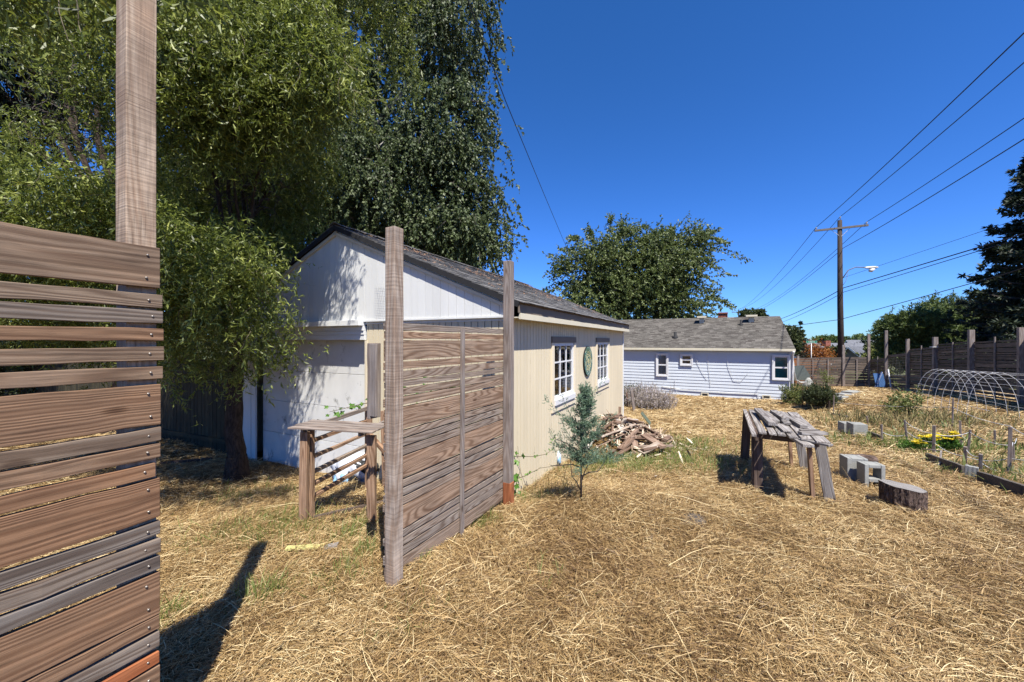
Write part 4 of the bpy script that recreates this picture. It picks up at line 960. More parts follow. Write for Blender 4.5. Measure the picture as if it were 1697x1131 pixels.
# ================================================================ bench frame and bags left of the screen
def bench():
    A_ = np.array([-2.10, 3.9, 0]); B_ = np.array([-1.92, 5.15, 0]); d = unit(B_-A_); x = np.array([d[1], -d[0], 0])
    r = thing('bench_frame', (A_[0]+.3, A_[1]+.5, gz(A_[0]+.3, A_[1]+.5)), 'open wooden potting bench frame with a thin slatted top left of the screen', 'bench')
    def L(c, w_=.085, t_=.04, h_=.86, lean=0, mt='screen'):
        g0 = gz(c[0], c[1]); q = MB(); q.beam([c[0]+lean, c[1], g0-.08], [c[0], c[1], h_], w_, t_, x, .8, 5, .0015); q.build('leg', M[mt], r, False, .003)
    L(A_, .08, .045, .83, -.02); L(A_+x*.02+d*.07, .05, .05, .83)
    L(B_, .09, .04, .82, .0); L(B_+x*.22, .09, .04, .82, .03); L(A_+x*.72, .09, .04, .82)
    q = MB()
    for k in range(4):
        c = A_+d*(-.06+k*.10)+x*.3; q.beam(c-x*.42+Z*.885, c+x*.48+Z*(.868), .018, .075, Z, RG.random(), 6, .002)
    q.beam(A_+x*.0+Z*.855-d*.05, B_+Z*.855+d*.1, .05, .03, Z, .5); q.beam(A_+x*.62+Z*.84-d*.05, B_+x*.62+Z*.84+d*.1, .05, .03, Z, .5)
    q.build('slat_top', M['grey_post'], r, False, .002)
    for z0, z1, ti in ((.70, .44, .9), (.53, .32, .7), (.37, .11, .2), (.24, .0, .8), (.11, -.14, .9)):
        q = MB(); q.beam(A_+Z*z0-x*.03, B_+Z*(z0-.02)-x*.03, .035, .045, Z, ti, 4, .002); q.build('rail', M['screen'], r, False, .002)
    q = MB(); q.beam(B_+Z*.62-d*.1-x*.02, B_+x*.28+Z*.22, .05, .05, x, .9); q.build('brace', M['screen'], r, False, .003)
bench()
def bags():
    c = np.array([-2.32, 5.75, 0]); g0 = gz(c[0], c[1]); rg = np.random.default_rng(5)
    r = thing('plastic_bag', (c[0], c[1], g0), 'crumpled black, white and pale blue plastic bag lying behind the bench frame', 'bag')
    def lump(c, sx, sy, sz, n=18):
        vs = []; fs = []
        for i in range(n+1):
            th = math.pi*i/n
            for k in range(n*2):
                ph = math.pi*k/n; d = np.array([math.sin(th)*math.cos(ph), math.sin(th)*math.sin(ph), math.cos(th)])
                f = 1+.16*math.sin(5*d[0]+3*d[2]+2)*math.sin(6*d[1]+c[0]*9)+.10*math.sin(13*d[0]+9*d[2])*math.cos(11*d[1])
                vs.append(c+d*np.array([sx, sy, sz])*f)
        m = n*2
        for i in range(n):
            for k in range(m): fs.append((i*m+k, i*m+(k+1) % m, (i+1)*m+(k+1) % m, (i+1)*m+k))
        return vs, fs
    for nm, off, sz, mt in (('bag_body', (0, 0, .18), (.34, .22, .24), 'white_bag'), ('black_fold', (.14, -.08, .26), (.22, .14, .09), 'black_cloth'), ('blue_fold', (-.14, -.14, .10), (.14, .09, .10), 'bag_blue'), ('black_fold', (.0, -.16, .10), (.08, .06, .14), 'black_cloth'), ('blue_fold', (.22, -.16, .03), (.12, .08, .08), 'bag_blue')):
        q = MB(); q.add(*lump(np.array([c[0]+off[0], c[1]+off[1], g0+off[2]]), *sz)); q.build(nm, M[mt], r, True)
    c = gp(925, 775); r = thing('woven_bag', c, 'small white and blue woven bag caught in the stems beside the young juniper', 'bag')
    for nm, off, sz, mt in (('bag_body', (0.0, .0, .16), (.045, .05, .11), 'white_bag'), ('blue_print', (.012, -.03, .12), (.03, .035, .06), 'bag_blue'), ('black_fold', (-.05, .02, .17), (.04, .04, .09), 'black_cloth')):
        q = MB(); q.add(*lump(c+np.array(off), *sz, 10)); q.build(nm, M[mt], r, True)
bags()
p0, p1 = gp(474, 915), gp(537, 911); q = MB(); q.beam(p0+Z*.03, p1+Z*.03, .02, .055, Z, .9, 6, .001); tag(q.build('painted_stick', M['yellow'], None, False, .003), 'pale yellow painted strip of wood lying in the grass', 'board')
p0, p1 = gp(538, 914), gp(560, 910); q = MB(); q.beam(p0+Z*.03, p1+Z*.035, .02, .07, Z, .9, 4, .001); tag(q.build('board_scrap', M['grey_wood'], None, False, .003), 'short grey board end beside the yellow strip of wood', 'board')
for a_, b_, l in (((265, 772), (352, 764), 'thin grey board lying in the shade under the willow, left of its trunk'), ((518, 866), (640, 838), 'low dark plank edging behind the bench frame')):
    p0, p1 = gp(*a_), gp(*b_); q = MB(); q.beam(p0+Z*.03, p1+Z*.03, .07, .03, Z, .3, 6, .002); tag(q.build('edging_board', M['dark_wood'], None, False, .003), l, 'board')

# ================================================================ garden beds on the right
def edge(pts, h, th, mat, name, label, cat='garden edging'):
    q = MB()
    for a_, b_ in zip(pts[:-1], pts[1:]):
        p0, p1 = gp(*a_), gp(*b_); q.beam(p0+Z*(h/2-.03), p1+Z*(h/2-.03), h, th, Z, RG.random(), 6, .003)
    tag(q.build(name, M[mat], None, False, .006), label, cat, 'edging of the garden beds')
edge([(1536, 766), (1597, 790)], .17, .04, 'dark_edging', 'edging_board', 'dark edging board left of the grey concrete slab in the bed edge')
edge([(1622, 800), (1697, 825), (1800, 862)], .17, .05, 'dark_edging', 'edging_board', 'long dark edging board running out of the right of the photo')
edge([(1598, 792), (1621, 797)], .20, .06, 'concrete', 'edging_slab', 'grey concrete slab between two dark edging boards')
edge([(1436, 722), (1463, 733)], .14, .04, 'dark_edging', 'edging_board', 'low dark edging board right of the concrete blocks')
edge([(1378, 690), (1404, 696)], .14, .05, 'dark_edging', 'edging_board', 'short dark edging board left of the concrete blocks')
edge([(1484, 735), (1515, 740)], .07, .10, 'grey_wood', 'edging_board', 'pale board lying behind the yellow flowers')
p0, p1 = gp(1532, 764)+Z*.18, gp(1560, 770)+Z*.2; q = MB(); q.beam(p0, p1, .012, .03, Z, .9); q.beam(p1, gp(1556, 778)+Z*.02, .012, .02, Z, .8); tag(q.build('split_cane', M['grey_wood'], None), 'broken pale cane resting on the dark edging board', 'cane')
stk = [(1505, 737, 697), (1547, 753, 705), (1594, 745, 698), (1603, 752, 712), (1600, 772, 740), (1625, 783, 752), (1672, 788, 708), (1649, 740, 713), (1681, 770, 735), (1461, 734, 704), (1381, 684, 655), (1578, 710, 660), (1440, 704, 690)]
tops = []
slab = ['leaning garden stake left of the yellow flowers', 'stout grey stake in front of the yellow flowers', 'stake right behind the yellow flower heads', 'tall leaning stake just right of the yellow flowers', 'short stake at the left end of the concrete slab', 'short stake at the right end of the concrete slab', 'tall dark stake nearest the camera at the right', 'thin dark stake far back in the right bed', 'short broken stake at the right edge of the photo', 'pale stake at the end of the low edging right of the blocks', 'thin dark stake by the low edging under the green shrub', 'thin tall stake in front of the wire arch', 'short peg behind the concrete blocks']
for (px, pb_, pt_), l in zip(stk, slab):
    p = gp(px, pb_); h = (pb_-pt_)/F*p[1]; w_ = .045 if px in (1547, 1672, 1600, 1625) else .035
    q = MB(); lean = RG.normal(0, .02, 2); t_ = p+Z*h+np.array([lean[0], lean[1], 0]); q.beam(p-Z*.1, t_, w_, w_*.8, np.array([.8, .6, 0]), RG.random(), 5, .001); tops.append((p, t_))
    tag(q.build('garden_stake', M['grey_post'], None, False, .002), l, 'stake', 'wooden stakes of the garden beds')
lines = [((0, .95), (1, .72), (3, .9), (6, .62), (8, 1.3)), ((0, .55), (1, .42), (4, .5), (6, .35)), ((0, .1), (1, .15), (4, .15), (5, .55), (6, .1)), ((9, .6), (0, .4)), ((4, .9), (5, .9)), ((10, .6), (11, .7), (6, 1.02))]
for i, ln in enumerate(lines):
    q = MB(); pts = []
    for (k, t) in ln:
        a_, b_ = tops[k]; pts.append(a_+(b_-a_)*min(t, 1.02))
    if i in (0, 1, 2, 5): e = pts[-1]-pts[-2]; pts.append(pts[-1]+unit(e)*1.6)
    out = []
    for a_, b_ in zip(pts[:-1], pts[1:]):
        for k in range(8): t = k/8; out.append(a_+(b_-a_)*t-Z*.05*4*t*(1-t))
    out.append(pts[-1]); q.tube(out, .0045, 4)
    tag(q.build('twine', M['metal'], None, True), ['highest slack wire running along the tops of the garden stakes', 'middle slack wire strung behind the yellow flowers', 'lowest slack wire strung near the ground between the garden stakes', 'short wire from the pale far stake to the leaning stake', 'short level wire above the grey concrete slab', 'sagging wire reaching back to the stakes by the wire arch'][i], 'wire', 'wires strung between the garden stakes')
def arch():
    # wire mesh panel bent to a tunnel, axis along the fence
    r0 = np.array([13.6, 12.6, 0]); gz0 = gz(r0[0], r0[1]); r = thing('wire_arch', (r0[0], r0[1], gz0), 'low tunnel of bent galvanised mesh standing in the bed before the board fence', 'trellis')
    c1 = P(1555, 612, 12.4); c2 = P(1655, 619, 8.9); c1[2] = -10; 
    base1, base2 = gz(c1[0], c1[1]), gz(c2[0], c2[1]); zt1, zt2 = H-(612-CY)/F*12.4, H-(618-CY)/F*8.9
    ax = unit(np.array([c2[0]-c1[0], c2[1]-c1[1], 0])); ac = np.array([ax[1], -ax[0], 0]); 
    if ac[0] < 0: ac = -ac
    n = 8; ribs = []; half = .50
    for i in range(n):
        t = i/(n-1); c = c1+(c2-c1)*t; gb = gz(c[0], c[1])-.05; zt = zt1+(zt2-zt1)*t; pts = []
        for k in range(25):
            a_ = math.pi*k/24; pts.append([c[0]+ac[0]*math.cos(a_)*half, c[1]+ac[1]*math.cos(a_)*half, gb+(zt-gb)*math.sin(a_)**.8])
        ribs.append(pts); q = MB(); q.tube(pts, .0045, 5); q.build('hoop', M['metal'], r, True)
    for k in range(0, 25, 2):
        q = MB(); pts = [ribs[i][k] for i in range(n)]; d0 = np.array(pts[0])-np.array(pts[1]); d1 = np.array(pts[-1])-np.array(pts[-2])
        q.tube([np.array(pts[0])+d0*.25]+pts+[np.array(pts[-1])+d1*2], .0036, 4); q.build('long_wire', M['metal'], r, True)
arch()
# slab steps, ladder, pipe, hanging glass by the house corner
for i, (px, py, w_, l) in enumerate(((1389, 661, .55, 'lowest pale stepping slab, nearest the green shrub'), (1398, 657, .6, 'middle pale stepping slab of the three'), (1412, 652.5, .9, 'highest and widest pale stepping slab'))):
    p = gp(px, py); q = MB(); q.box(p-Z*.02, w_, .45, .13, (.9, .43, 0), (-.43, .9, 0), .8, True); q.build
    tag(q.build('step_slab', M['concrete'], None, False, .01), l, 'slab', 'concrete stepping slabs')
p = gp(1458, 644); r = thing('garden_stand', p, 'small blue backed stand leaning in the fence corner beside the gate', 'garden stand')
q = MB(); q.beam(p+np.array([-.25, 0, 0]), p+np.array([.35, .25, .82]), .06, .03, (1, 0, 0), .8); q.beam(p+np.array([.38, -.2, 0]), p+np.array([.62, .2, .95]), .05, .03, (1, 0, 0), .8)
q.build('leg', M['white'], r)
q = MB(); q.prism([(0, 0), (.5, 0), (.62, .75), (.1, .75)], p+np.array([-.2, .0, .08]), (1, 0, 0), unit(np.array([.1, .5, .9])), (0, -1, 0), .03); q.build('blue_panel', M['blue_plastic'], r)
for k, (dx0, dx1, l) in enumerate(((-1.1, -.35, 'reddish leaning pole left in the fence corner'), (.95, .15, 'dark leaning pole beside the gate post'))):
    p = gp(1456, 640)+np.array([0, .5, 0]); q = MB(); q.beam(p+np.array([dx0*.5, 0, 0]), p+np.array([dx1, .6, 1.75]), .07, .04, (1, 0, 0), .5)
    tag(q.build('leaning_pole', M['rust'] if k == 0 else M['dark_wood'], None), l, 'pole')
p = gp(1330, 660); c = P(1333, 622, 22.5); r = thing('rainwater_pipe', (c[0], c[1], gz(c[0], c[1])), 'bent white plastic pipe looping away from the blue house corner', 'pipe')
q = MB(); q.tube([P(1314, 598, 20.3), P(1316, 618, 20.5), P(1319, 630, 20.8), P(1326, 634, 21.2), P(1336, 634, 21.6)], .04, 8); q.build('pipe', M['pvc'], r, True)
q = MB(); a_ = gp(1329, 640); q.tube([a_, P(1342, 619, a_[1]+.4)], .022, 6); b2 = gp(1352, 634); q.tube([P(1342, 619, a_[1]+.4), P(1352, 632, a_[1]+.6)], .022, 6); q.build('pipe_stand', M['metal'], r, True)
c = P(1340, 640, 22.3); q = MB(); q.tube([c-Z*.15, c+Z*.1, c+Z*.28, c+Z*.48], [.30, .26, .18, .06], 14, jit=.03); tag(q.build('boulder', M['concrete'], None, True), 'brownish rounded boulder beside the pipe stand', 'boulder')
c = P(1328, 618, 23.2); q = MB(); q.prism([(-.5, -.45), (.3, -.45), (.55, -.2), (.15, .42), (-.5, .42)], c, (1, 0, 0), Z, (0, 1, 0), .03); tag(q.build('glass_sheet', flat('dusty_glass_sheet', (.12, .14, .13), .3), None), 'dusty cut sheet of greenish glass propped against the low grey fence', 'glass sheet')
p = gp(1306, 662); q = MB(); q.tube([p+Z*-.1, p+Z*.1, p+Z*.3, p+Z*.38], [.28, .27, .18, .05], 12, jit=.06); tag(q.build('clay_mound', flat('pinkish_clay', (.45, .30, .22), .9), None, True), 'pinkish clay mound at the foot of the blue house corner', 'mound')
for k, (px, pt_) in enumerate(((1330, 640), (1343, 638), (1369, 643), (1040, 650))):
    p = gp(px, 676); h = (676-pt_)/F*p[1]; q = MB(); q.tube([p, p+Z*h+np.array([RG.normal(0, .04), 0, 0])], .012, 6)
    tag(q.build('metal_rod', M['rust'], None, True), ['thin rusty rod behind the shrub, nearest the house corner', 'thin rusty rod in the left of the green shrub', 'thin rusty rod in the right of the green shrub', 'thin rusty rod standing in the lavender'][k], 'rod')
# wood post stub among the lavender
p = gp(1051, 682); q = MB(); q.beam(p-Z*.05, p+Z*.75-np.array([.09, 0, 0]), .09, .07, (1, 0, 0), .4, 4, .003); tag(q.build('grey_stub_post', M['grey_post'], None, False, .004), 'short leaning grey post standing in the silver lavender', 'post')
# ================================================================ vegetation
def blobs_pts(bl, n, rng, shell=.45, cl=0, sig=.1):
    bl = np.asarray(bl, float); wgt = bl[:, 3]*bl[:, 4]*bl[:, 5]; wgt = wgt**.8
    if bl.shape[1] > 6: wgt = wgt*bl[:, 6]
    K = n if not cl else max(20, int(n/cl)); i = rng.choice(len(bl), K, p=wgt/wgt.sum()); d = unit(rng.normal(size=(K, 3))); rad = rng.uniform(shell**3, 1, K)**(1/3)
    p = bl[i, :3]+d*bl[i, 3:6]*rad[:,None]
    if cl: s = rng.integers(0, K, n); p = p[s]+rng.normal(size=(n, 3))*sig; d = unit(d[s]+rng.normal(size=(n, 3))*.3); i = i[s]
    return p, d, i
def grow(P0, D0, nseg, seg, grav, curl, rng, persist=0.):
    n = len(P0); out = [P0]; D = D0.copy(); T = rng.normal(size=(n, 3)); p = P0
    seg = np.broadcast_to(seg, (n,))[:,None]
    for _ in range(nseg):
        T = T*persist+rng.normal(size=(n, 3))*(1-persist*.5)
        D = unit(D+np.array([0, 0, -1.])*grav+T*curl); p = p+D*seg; out.append(p)
    return np.stack(out, 1)
def on_strands(S, per, rng):
    n, k, _ = S.shape; i = np.repeat(np.arange(n), per); m = len(i); s = rng.uniform(0, k-1.001, m); a = s.astype(int); f = (s-a)[:,None]
    return S[i, a]*(1-f)+S[i, a+1]*f, unit(S[i, a+1]-S[i, a]), i
def limbs(name, base, ends, r0, mat, parent, rng, trunk_h=None, trunk_top=None, tips=.02, nb=2, kmin=4, tw=.25, lf=.42):
    q = MB(); base = np.asarray(base, float); tt = np.asarray(trunk_top, float)
    def crv(a, b, ra, rb, n=9, wob=.08):
        a = np.asarray(a, float); b = np.asarray(b, float); L = np.linalg.norm(b-a); t = np.linspace(0, 1, n)[:,None]
        mid = (a+b)/2+np.array([0, 0, L*.12])+rng.normal(0, L*.07, 3); pts = a*(1-t)**2+2*mid*t*(1-t)+b*t**2; pts[1:-1] += rng.normal(0, wob*L/n, (n-2, 3))
        q.tube(pts, np.linspace(ra, rb, n), 9 if ra > .05 else 6, None, False, .04); return pts
    tr = crv(base-Z*.25, tt, r0, r0*.6, 12, tw)
    q.tube([base-Z*.25, base+Z*.05, base+Z*.35], [r0*1.5, r0*1.3, r0*1.02], 10, None, False, .05)
    for e in ends:
        e = np.asarray(e, float)
        # leave from the trunk point best placed below the limb end
        k = int(np.clip(np.argmin(np.abs(tr[:, 2]-(e[2]-.45*np.linalg.norm(e[:2]-tt[:2])))), kmin, 11))
        b = crv(tr[k], e, r0*lf, tips)
        for _ in range(nb):
            j = rng.integers(3, 7); crv(b[j], b[j]+(e-b[j])*rng.uniform(.4, .9)+rng.normal(0, .22*np.linalg.norm(e-b[j])+.1, 3), tips*1.6, tips*.4, 6)
    return q.build(name, M[mat], parent, True)

def willow():
    rng = np.random.default_rng(11); base = np.array([-4.33, 6.05, 0]); base[2] = gz(base[0], base[1])
    r = thing('willow_tree', base, 'large curly willow with bright narrow leaves and a dark trunk left of the shed', 'tree', None)
    def B(px, py, d, rx, rz, ry=None, w=1.): c = P(px, py, d); return (c[0], c[1], c[2], rx, ry or rx, rz, w)
    bl = [B(385,470,5.0,.58,.55,.55,1.5), B(440,560,5.0,.26,.30,.35,1.0), B(330,430,4.9,.62,.6,.6,1.2), B(300,530,5.2,.5,.55,.5,.9), B(465,540,5.2,.16,.3,.25,.4), B(345,600,5.3,.3,.35,.35,.6), B(415,420,5.0,.28,.25,.3,.7),
          B(70,325,4.6,1.15,.42,.7,1.6), B(-60,420,5.0,1.0,.8,.9), B(150,345,4.4,.6,.35,.5,1.1), B(60,480,6.2,1.4,.8,.8,.8), B(210,520,6.4,1.0,.8,.8,.8),
          B(340,110,4.9,.95,.85,.8,1.8), B(280,0,4.9,1.1,.6,.9,1.4), B(430,60,5.2,.65,.75,.7,1.3), B(380,215,5.0,.65,.3,.5,1.0), B(150,70,5.2,.55,.5,.7,.9), B(165,130,5.0,.35,.45,.6,.8), B(225,190,5.2,.3,.5,.5,.7), B(540,80,5.2,.40,.40,.5,.8), B(655,70,7.2,.45,.5,.6,.6),
          B(350,-60,6.3,1.8,.7,1.5,1.3), B(560,-90,6.0,1.3,.6,1.2,1.0), B(430,180,7.4,1.3,1.0,1.0,1.0), B(330,300,7.2,1.2,.8,.8,1.2), B(430,350,7.2,.9,.8,.8,1.2), B(260,380,7.0,.9,.8,.8,1.0), B(480,260,6.8,.7,.8,.7,.9), B(400,560,6.7,.6,.5,.4,.7), B(60,235,6.8,.5,.4,.8,.35), B(530,85,4.85,.8,.5,.5,1.6), B(470,175,5.0,.45,.35,.4,1.0), (-2.95,2.35,4.4,1.2,.35,.32,2.6), (-3.4,3.05,4.9,1.0,.4,.28,2.2)]  # last two clumps hang out of view, added to shade the ground
    n = 19000; p, d, bi = blobs_pts(bl, n, rng, .35, 17, .11)
    # keep the crown clear of the shed volume
    def clear(q_): u_ = (q_-SH0)@U; v_ = (q_-SH0)@V; return ~((u_ > -.12) & (v_ > -.3) & (v_ < 6.2) & (q_[..., 2] < 2.36+PITCH*np.minimum(v_, SW-v_)))
    S = grow(p, unit(d*.6+rng.normal(size=d.shape)*.5+[0, 0, .1]), 9, rng.uniform(.035, .085, n), .42, .42, rng, .5)
    ok = clear(S).all(1)&((S[:, :, 1] > 2.0).all(1)); S = S[ok]; bi = bi[ok]; n = len(S)
    lp, ld, li = on_strands(S, 17, rng); m = len(lp)
    D = unit(ld*.35+rng.normal(size=(m, 3))*.62+[0, 0, -.42]); Ls = rng.uniform(.045, .12, m)
    k1 = rng.normal(size=(m, 3))*.55; P1 = lp+D*Ls[:,None]*.5; D2 = unit(D+k1); P2 = P1+D2*Ls[:,None]*.5
    tint = np.clip(rng.normal(.45, .24, m)+np.repeat(rng.normal(0, .14, n), 17), 0, 1)
    ribbons(np.stack([lp, P1, P2], 1), rperp(D, rng), np.array([.003, .0085, .001])[None]*rng.uniform(.8, 1.3, (m, 1)), 'foliage', M['willow'], r, tint)
    sel = rng.choice(n, 2600, False); ribbons(S[sel], rperp(S[sel, 1]-S[sel, 0], rng), np.linspace(.0045, .0015, 10), 'twigs', M['twig'], r)
    c2, _, _ = blobs_pts([B(170,150,5.6,.7,.55,.6), B(140,210,5.8,.6,.35,.4), B(400,300,6,.6,.5,.5)], 420, rng, .0)
    S2 = grow(c2, unit(rng.normal(size=c2.shape)), 12, rng.uniform(.04, .07, len(c2)), .05, .55, rng, .6); ribbons(S2, rperp(S2[:, 1]-S2[:, 0], rng), np.linspace(.008, .002, 13), 'bare_twigs', M['twig_dark'], r)
    ends = [b[:3] for b in bl[:-2] if b[6] >= .9][::2]
    limbs('trunk', base, ends, .14, 'bark', r, rng, None, (-4.35, 6.15, 2.6), .010, 3, 8, .10, .26)
willow()

def birch():
    rng = np.random.default_rng(12); base = np.array([-5.7, 13.2, 0]); base[2] = gz(base[0], base[1])
    r = thing('birch_tree', base, 'tall weeping birch with small hanging leaves rising behind the shed roof', 'tree')
    def B(px, py, d, rx, rz, ry=None, w=1.): c = P(px, py, d); return (c[0], c[1], c[2], rx, ry or rx, rz, w)
    bl = [B(755,60,12.8,1.15,1.9,1.5,1.5), B(740,220,12.6,1.6,1.6,1.6,1.6), B(745,360,12.9,1.9,1.2,1.6,2.0), B(790,395,12.5,.8,.8,.9,1.2), B(842,345,12.4,.42,.30,.5,.35), B(850,385,12.4,.40,.45,.5,.35), B(655,300,13,1.7,2.0,1.8,1.4), B(560,240,13.5,2.3,2.6,2,1.2), B(480,330,14.5,2.2,2.2,2,1.0), B(600,60,13.5,2.6,2.2,2,1.0), B(560,380,14.2,2.2,1.2,1.6,1.), B(700,420,14.0,2.2,.8,1.4,1.2), B(640,-100,13,3.2,2.0,2.4,.6), B(440,80,14.5,2.6,2.4,2,.6), B(808,20,12.6,.4,.9,.7,.5), B(800,170,12.4,.5,.5,.6,.6), B(795,250,12.4,.6,.5,.6,.7), B(400,440,15,2.0,1.6,1.6,.6)]
    n = 13500; p, d, bi = blobs_pts(bl, n, rng, .3, 15, .26)
    S = grow(p, unit(d*.5+rng.normal(size=d.shape)*.4+[0, 0, .3]), 8, rng.uniform(.05, .12, n), .45, .22, rng)
    u_ = (S-SH0)@U; v_ = (S-SH0)@V; bad = ((u_ > -.2) & (u_ < SL+.2) & (v_ > -.3) & (v_ < 6.3) & (S[..., 2] < 2.55+PITCH*np.minimum(v_, SW-v_))).any(1)
    S = S[~bad]; n = len(S); per = 19; lp, ld, li = on_strands(S, per, rng); m = len(lp)
    D = unit(ld*.2+rng.normal(size=(m, 3))*.55+[0, 0, -.75]); tint = np.clip(rng.beta(1.6, 2.6, m)*1.1+np.repeat(rng.normal(0, .08, n), per), 0, 1)
    leaves(lp, D, rperp(D, rng), rng.uniform(.07, .13, m), rng.uniform(.055, .095, m), 'foliage', M['birch'], r, tint)
    sel = rng.choice(n, 4200, False); ribbons(S[sel], rperp(S[sel, 1]-S[sel, 0], rng), np.linspace(.009, .003, 9), 'twigs', M['twig_dark'], r)
    limbs('trunk', base, [b[:3] for b in bl if b[6] > .5], .22, 'birch_bark', r, rng, None, (-5.6, 13.3, 7.5), .03, 3)
    q = MB(); q.tube([base+[.5, -.1, -.2], base+[.8, 0, 3], base+[.6, .2, 6.0], base+[1.4, .1, 9]], [.15, .12, .09, .05], 9, None, False, .04); q.build('second_trunk', M['birch_bark'], r, True)
birch()

def broad(name, base, bl, mat, n, per, Ls, Wd, label, cat='tree', grav=.1, seg=.12, nseg=5, r0=.2, top=None, seed=1, bark='bark', shell=.4, up=.15, curl=.18, parts=True, tw=.006, lgrav=-.15, group=None, limbw=0, outw=.7):
    rng = np.random.default_rng(seed); base = np.asarray(base, float)
    r = thing(name, base, label, cat, group); p, d, bi = blobs_pts(bl, n, rng, shell, 9, seg*1.7)
    S = grow(p, unit(d*outw+rng.normal(size=d.shape)*.45+[0, 0, up]), nseg, rng.uniform(seg*.6, seg*1.3, n), grav, curl, rng)
    lp, ld, li = on_strands(S, per, rng); m = len(lp); D = unit(ld*.5+rng.normal(size=(m, 3))*.6+[0, 0, lgrav])
    tint = np.clip(rng.beta(2, 2.4, m)+np.repeat(rng.normal(0, .12, n), per), 0, 1)
    leaves(lp, D, rperp(D, rng), rng.uniform(*Ls, m), rng.uniform(*Wd, m), 'foliage', M[mat], r, tint)
    ribbons(S[:n//2], rperp(S[:n//2, 1]-S[:n//2, 0], rng), np.linspace(tw, tw*.3, nseg+1), 'twigs', M['twig_dark'], r)
    if parts: limbs('trunk', base, [b[:3] for b in bl if len(b) < 7 or b[6] > limbw], r0, bark, r, rng, None, top if top is not None else base+Z*1.5, r0*.12, 2)
    return r
def Bp(px, py, d, rx, rz, ry=None, w=1.): c = P(px, py, d); return (c[0], c[1], c[2], rx, ry or rx, rz, w)
# cherry behind the blue house: flat spreading crown with long side shoots
D_ = 30.; cb = np.array([(1075-CX)/F*31, 31.5, 0]); cb[2] = gz(cb[0], cb[1])
cl = [Bp(1060,450,30,3.0,2.2,2.4,1.2), Bp(990,450,30,2.2,1.9,2,1.1), Bp(1110,430,30,2.4,2.0,2,1.1), Bp(1020,400,30,1.5,1.0,1.4,.7), Bp(1140,400,30,1.5,.8,1.2,.7), Bp(1085,415,30,1.6,.9,1.2,.8), Bp(960,440,30,1.5,.9,1.2,.6), Bp(1150,465,30,1.2,1.1,1.2,.6), Bp(1060,500,30,4.0,1.2,2.2,1.3), Bp(980,505,29.5,2.6,1.0,2,1.), Bp(1130,505,30,2.2,1.0,1.8,.9), Bp(930,455,30,.7,.4,.7,.2), Bp(1175,400,30,.9,.4,.8,.35), Bp(1012,372,30,.35,.5,.4,.12), Bp(1040,380,30,.6,.3,.5,.15), Bp(1190,408,30,.5,.25,.5,.12), Bp(1175,505,30,.7,.6,.7,.25)]
ch = broad('cherry_tree', cb, cl, 'cherry', 3700, 24, (.14, .25), (.08, .14), 'broad dark green cherry tree with spreading shoots rising behind the blue house roof', grav=.10, seg=.26, nseg=5, r0=.3, top=cb+[0, 0, 3.2], seed=31, outw=1.1, limbw=.5, tw=.014, lgrav=-.35)
def shoots():
    rng = np.random.default_rng(5); SS = []
    for (x0, y0, x1, y1, sg) in ((1150,400,1238,432,.25),(1160,392,1212,408,.2),(1150,420,1205,455,.2),(1110,400,1115,378,.0),(1015,400,1013,355,0),(1020,400,1038,372,0),(965,430,912,465,.2),(970,420,925,412,.1),(960,400,945,392,0),(1035,385,1075,375,.1),(1150,400,1185,380,.05),(1060,395,1095,384,.1),(980,400,968,380,0),(960,460,905,485,.15),(1180,490,1218,512,.1),(1160,395,1160,378,0)):
        for k in range(3):
            a = P(x0+rng.normal(0, 4), y0+rng.normal(0, 4), 30+rng.normal(0, .6)); b = P(x1+rng.normal(0, 5*(k > 0)), y1+rng.normal(0, 4*(k > 0)), 30+rng.normal(0, .6)); t = np.linspace(0, 1, 12)[:,None]
            SS.append(a*(1-t)+b*t+np.array([0, 0, 1.])*(sg*3*t*(1-t)))
    S = np.array(SS); lp, ld, li = on_strands(S, 60, rng); m = len(lp); D = unit(ld*.3+rng.normal(size=(m, 3))*.6+[0, 0, -.2])
    leaves(lp+rng.normal(0, .06, lp.shape), D, rperp(D, rng), rng.uniform(.16, .3, m), rng.uniform(.1, .18, m), 'shoot_leaves', M['cherry'], ch, rng.beta(2, 2, m))
    ribbons(S, rperp(S[:, 1]-S[:, 0], rng), np.linspace(.025, .008, 12), 'shoots', M['twig_dark'], ch)
shoots()

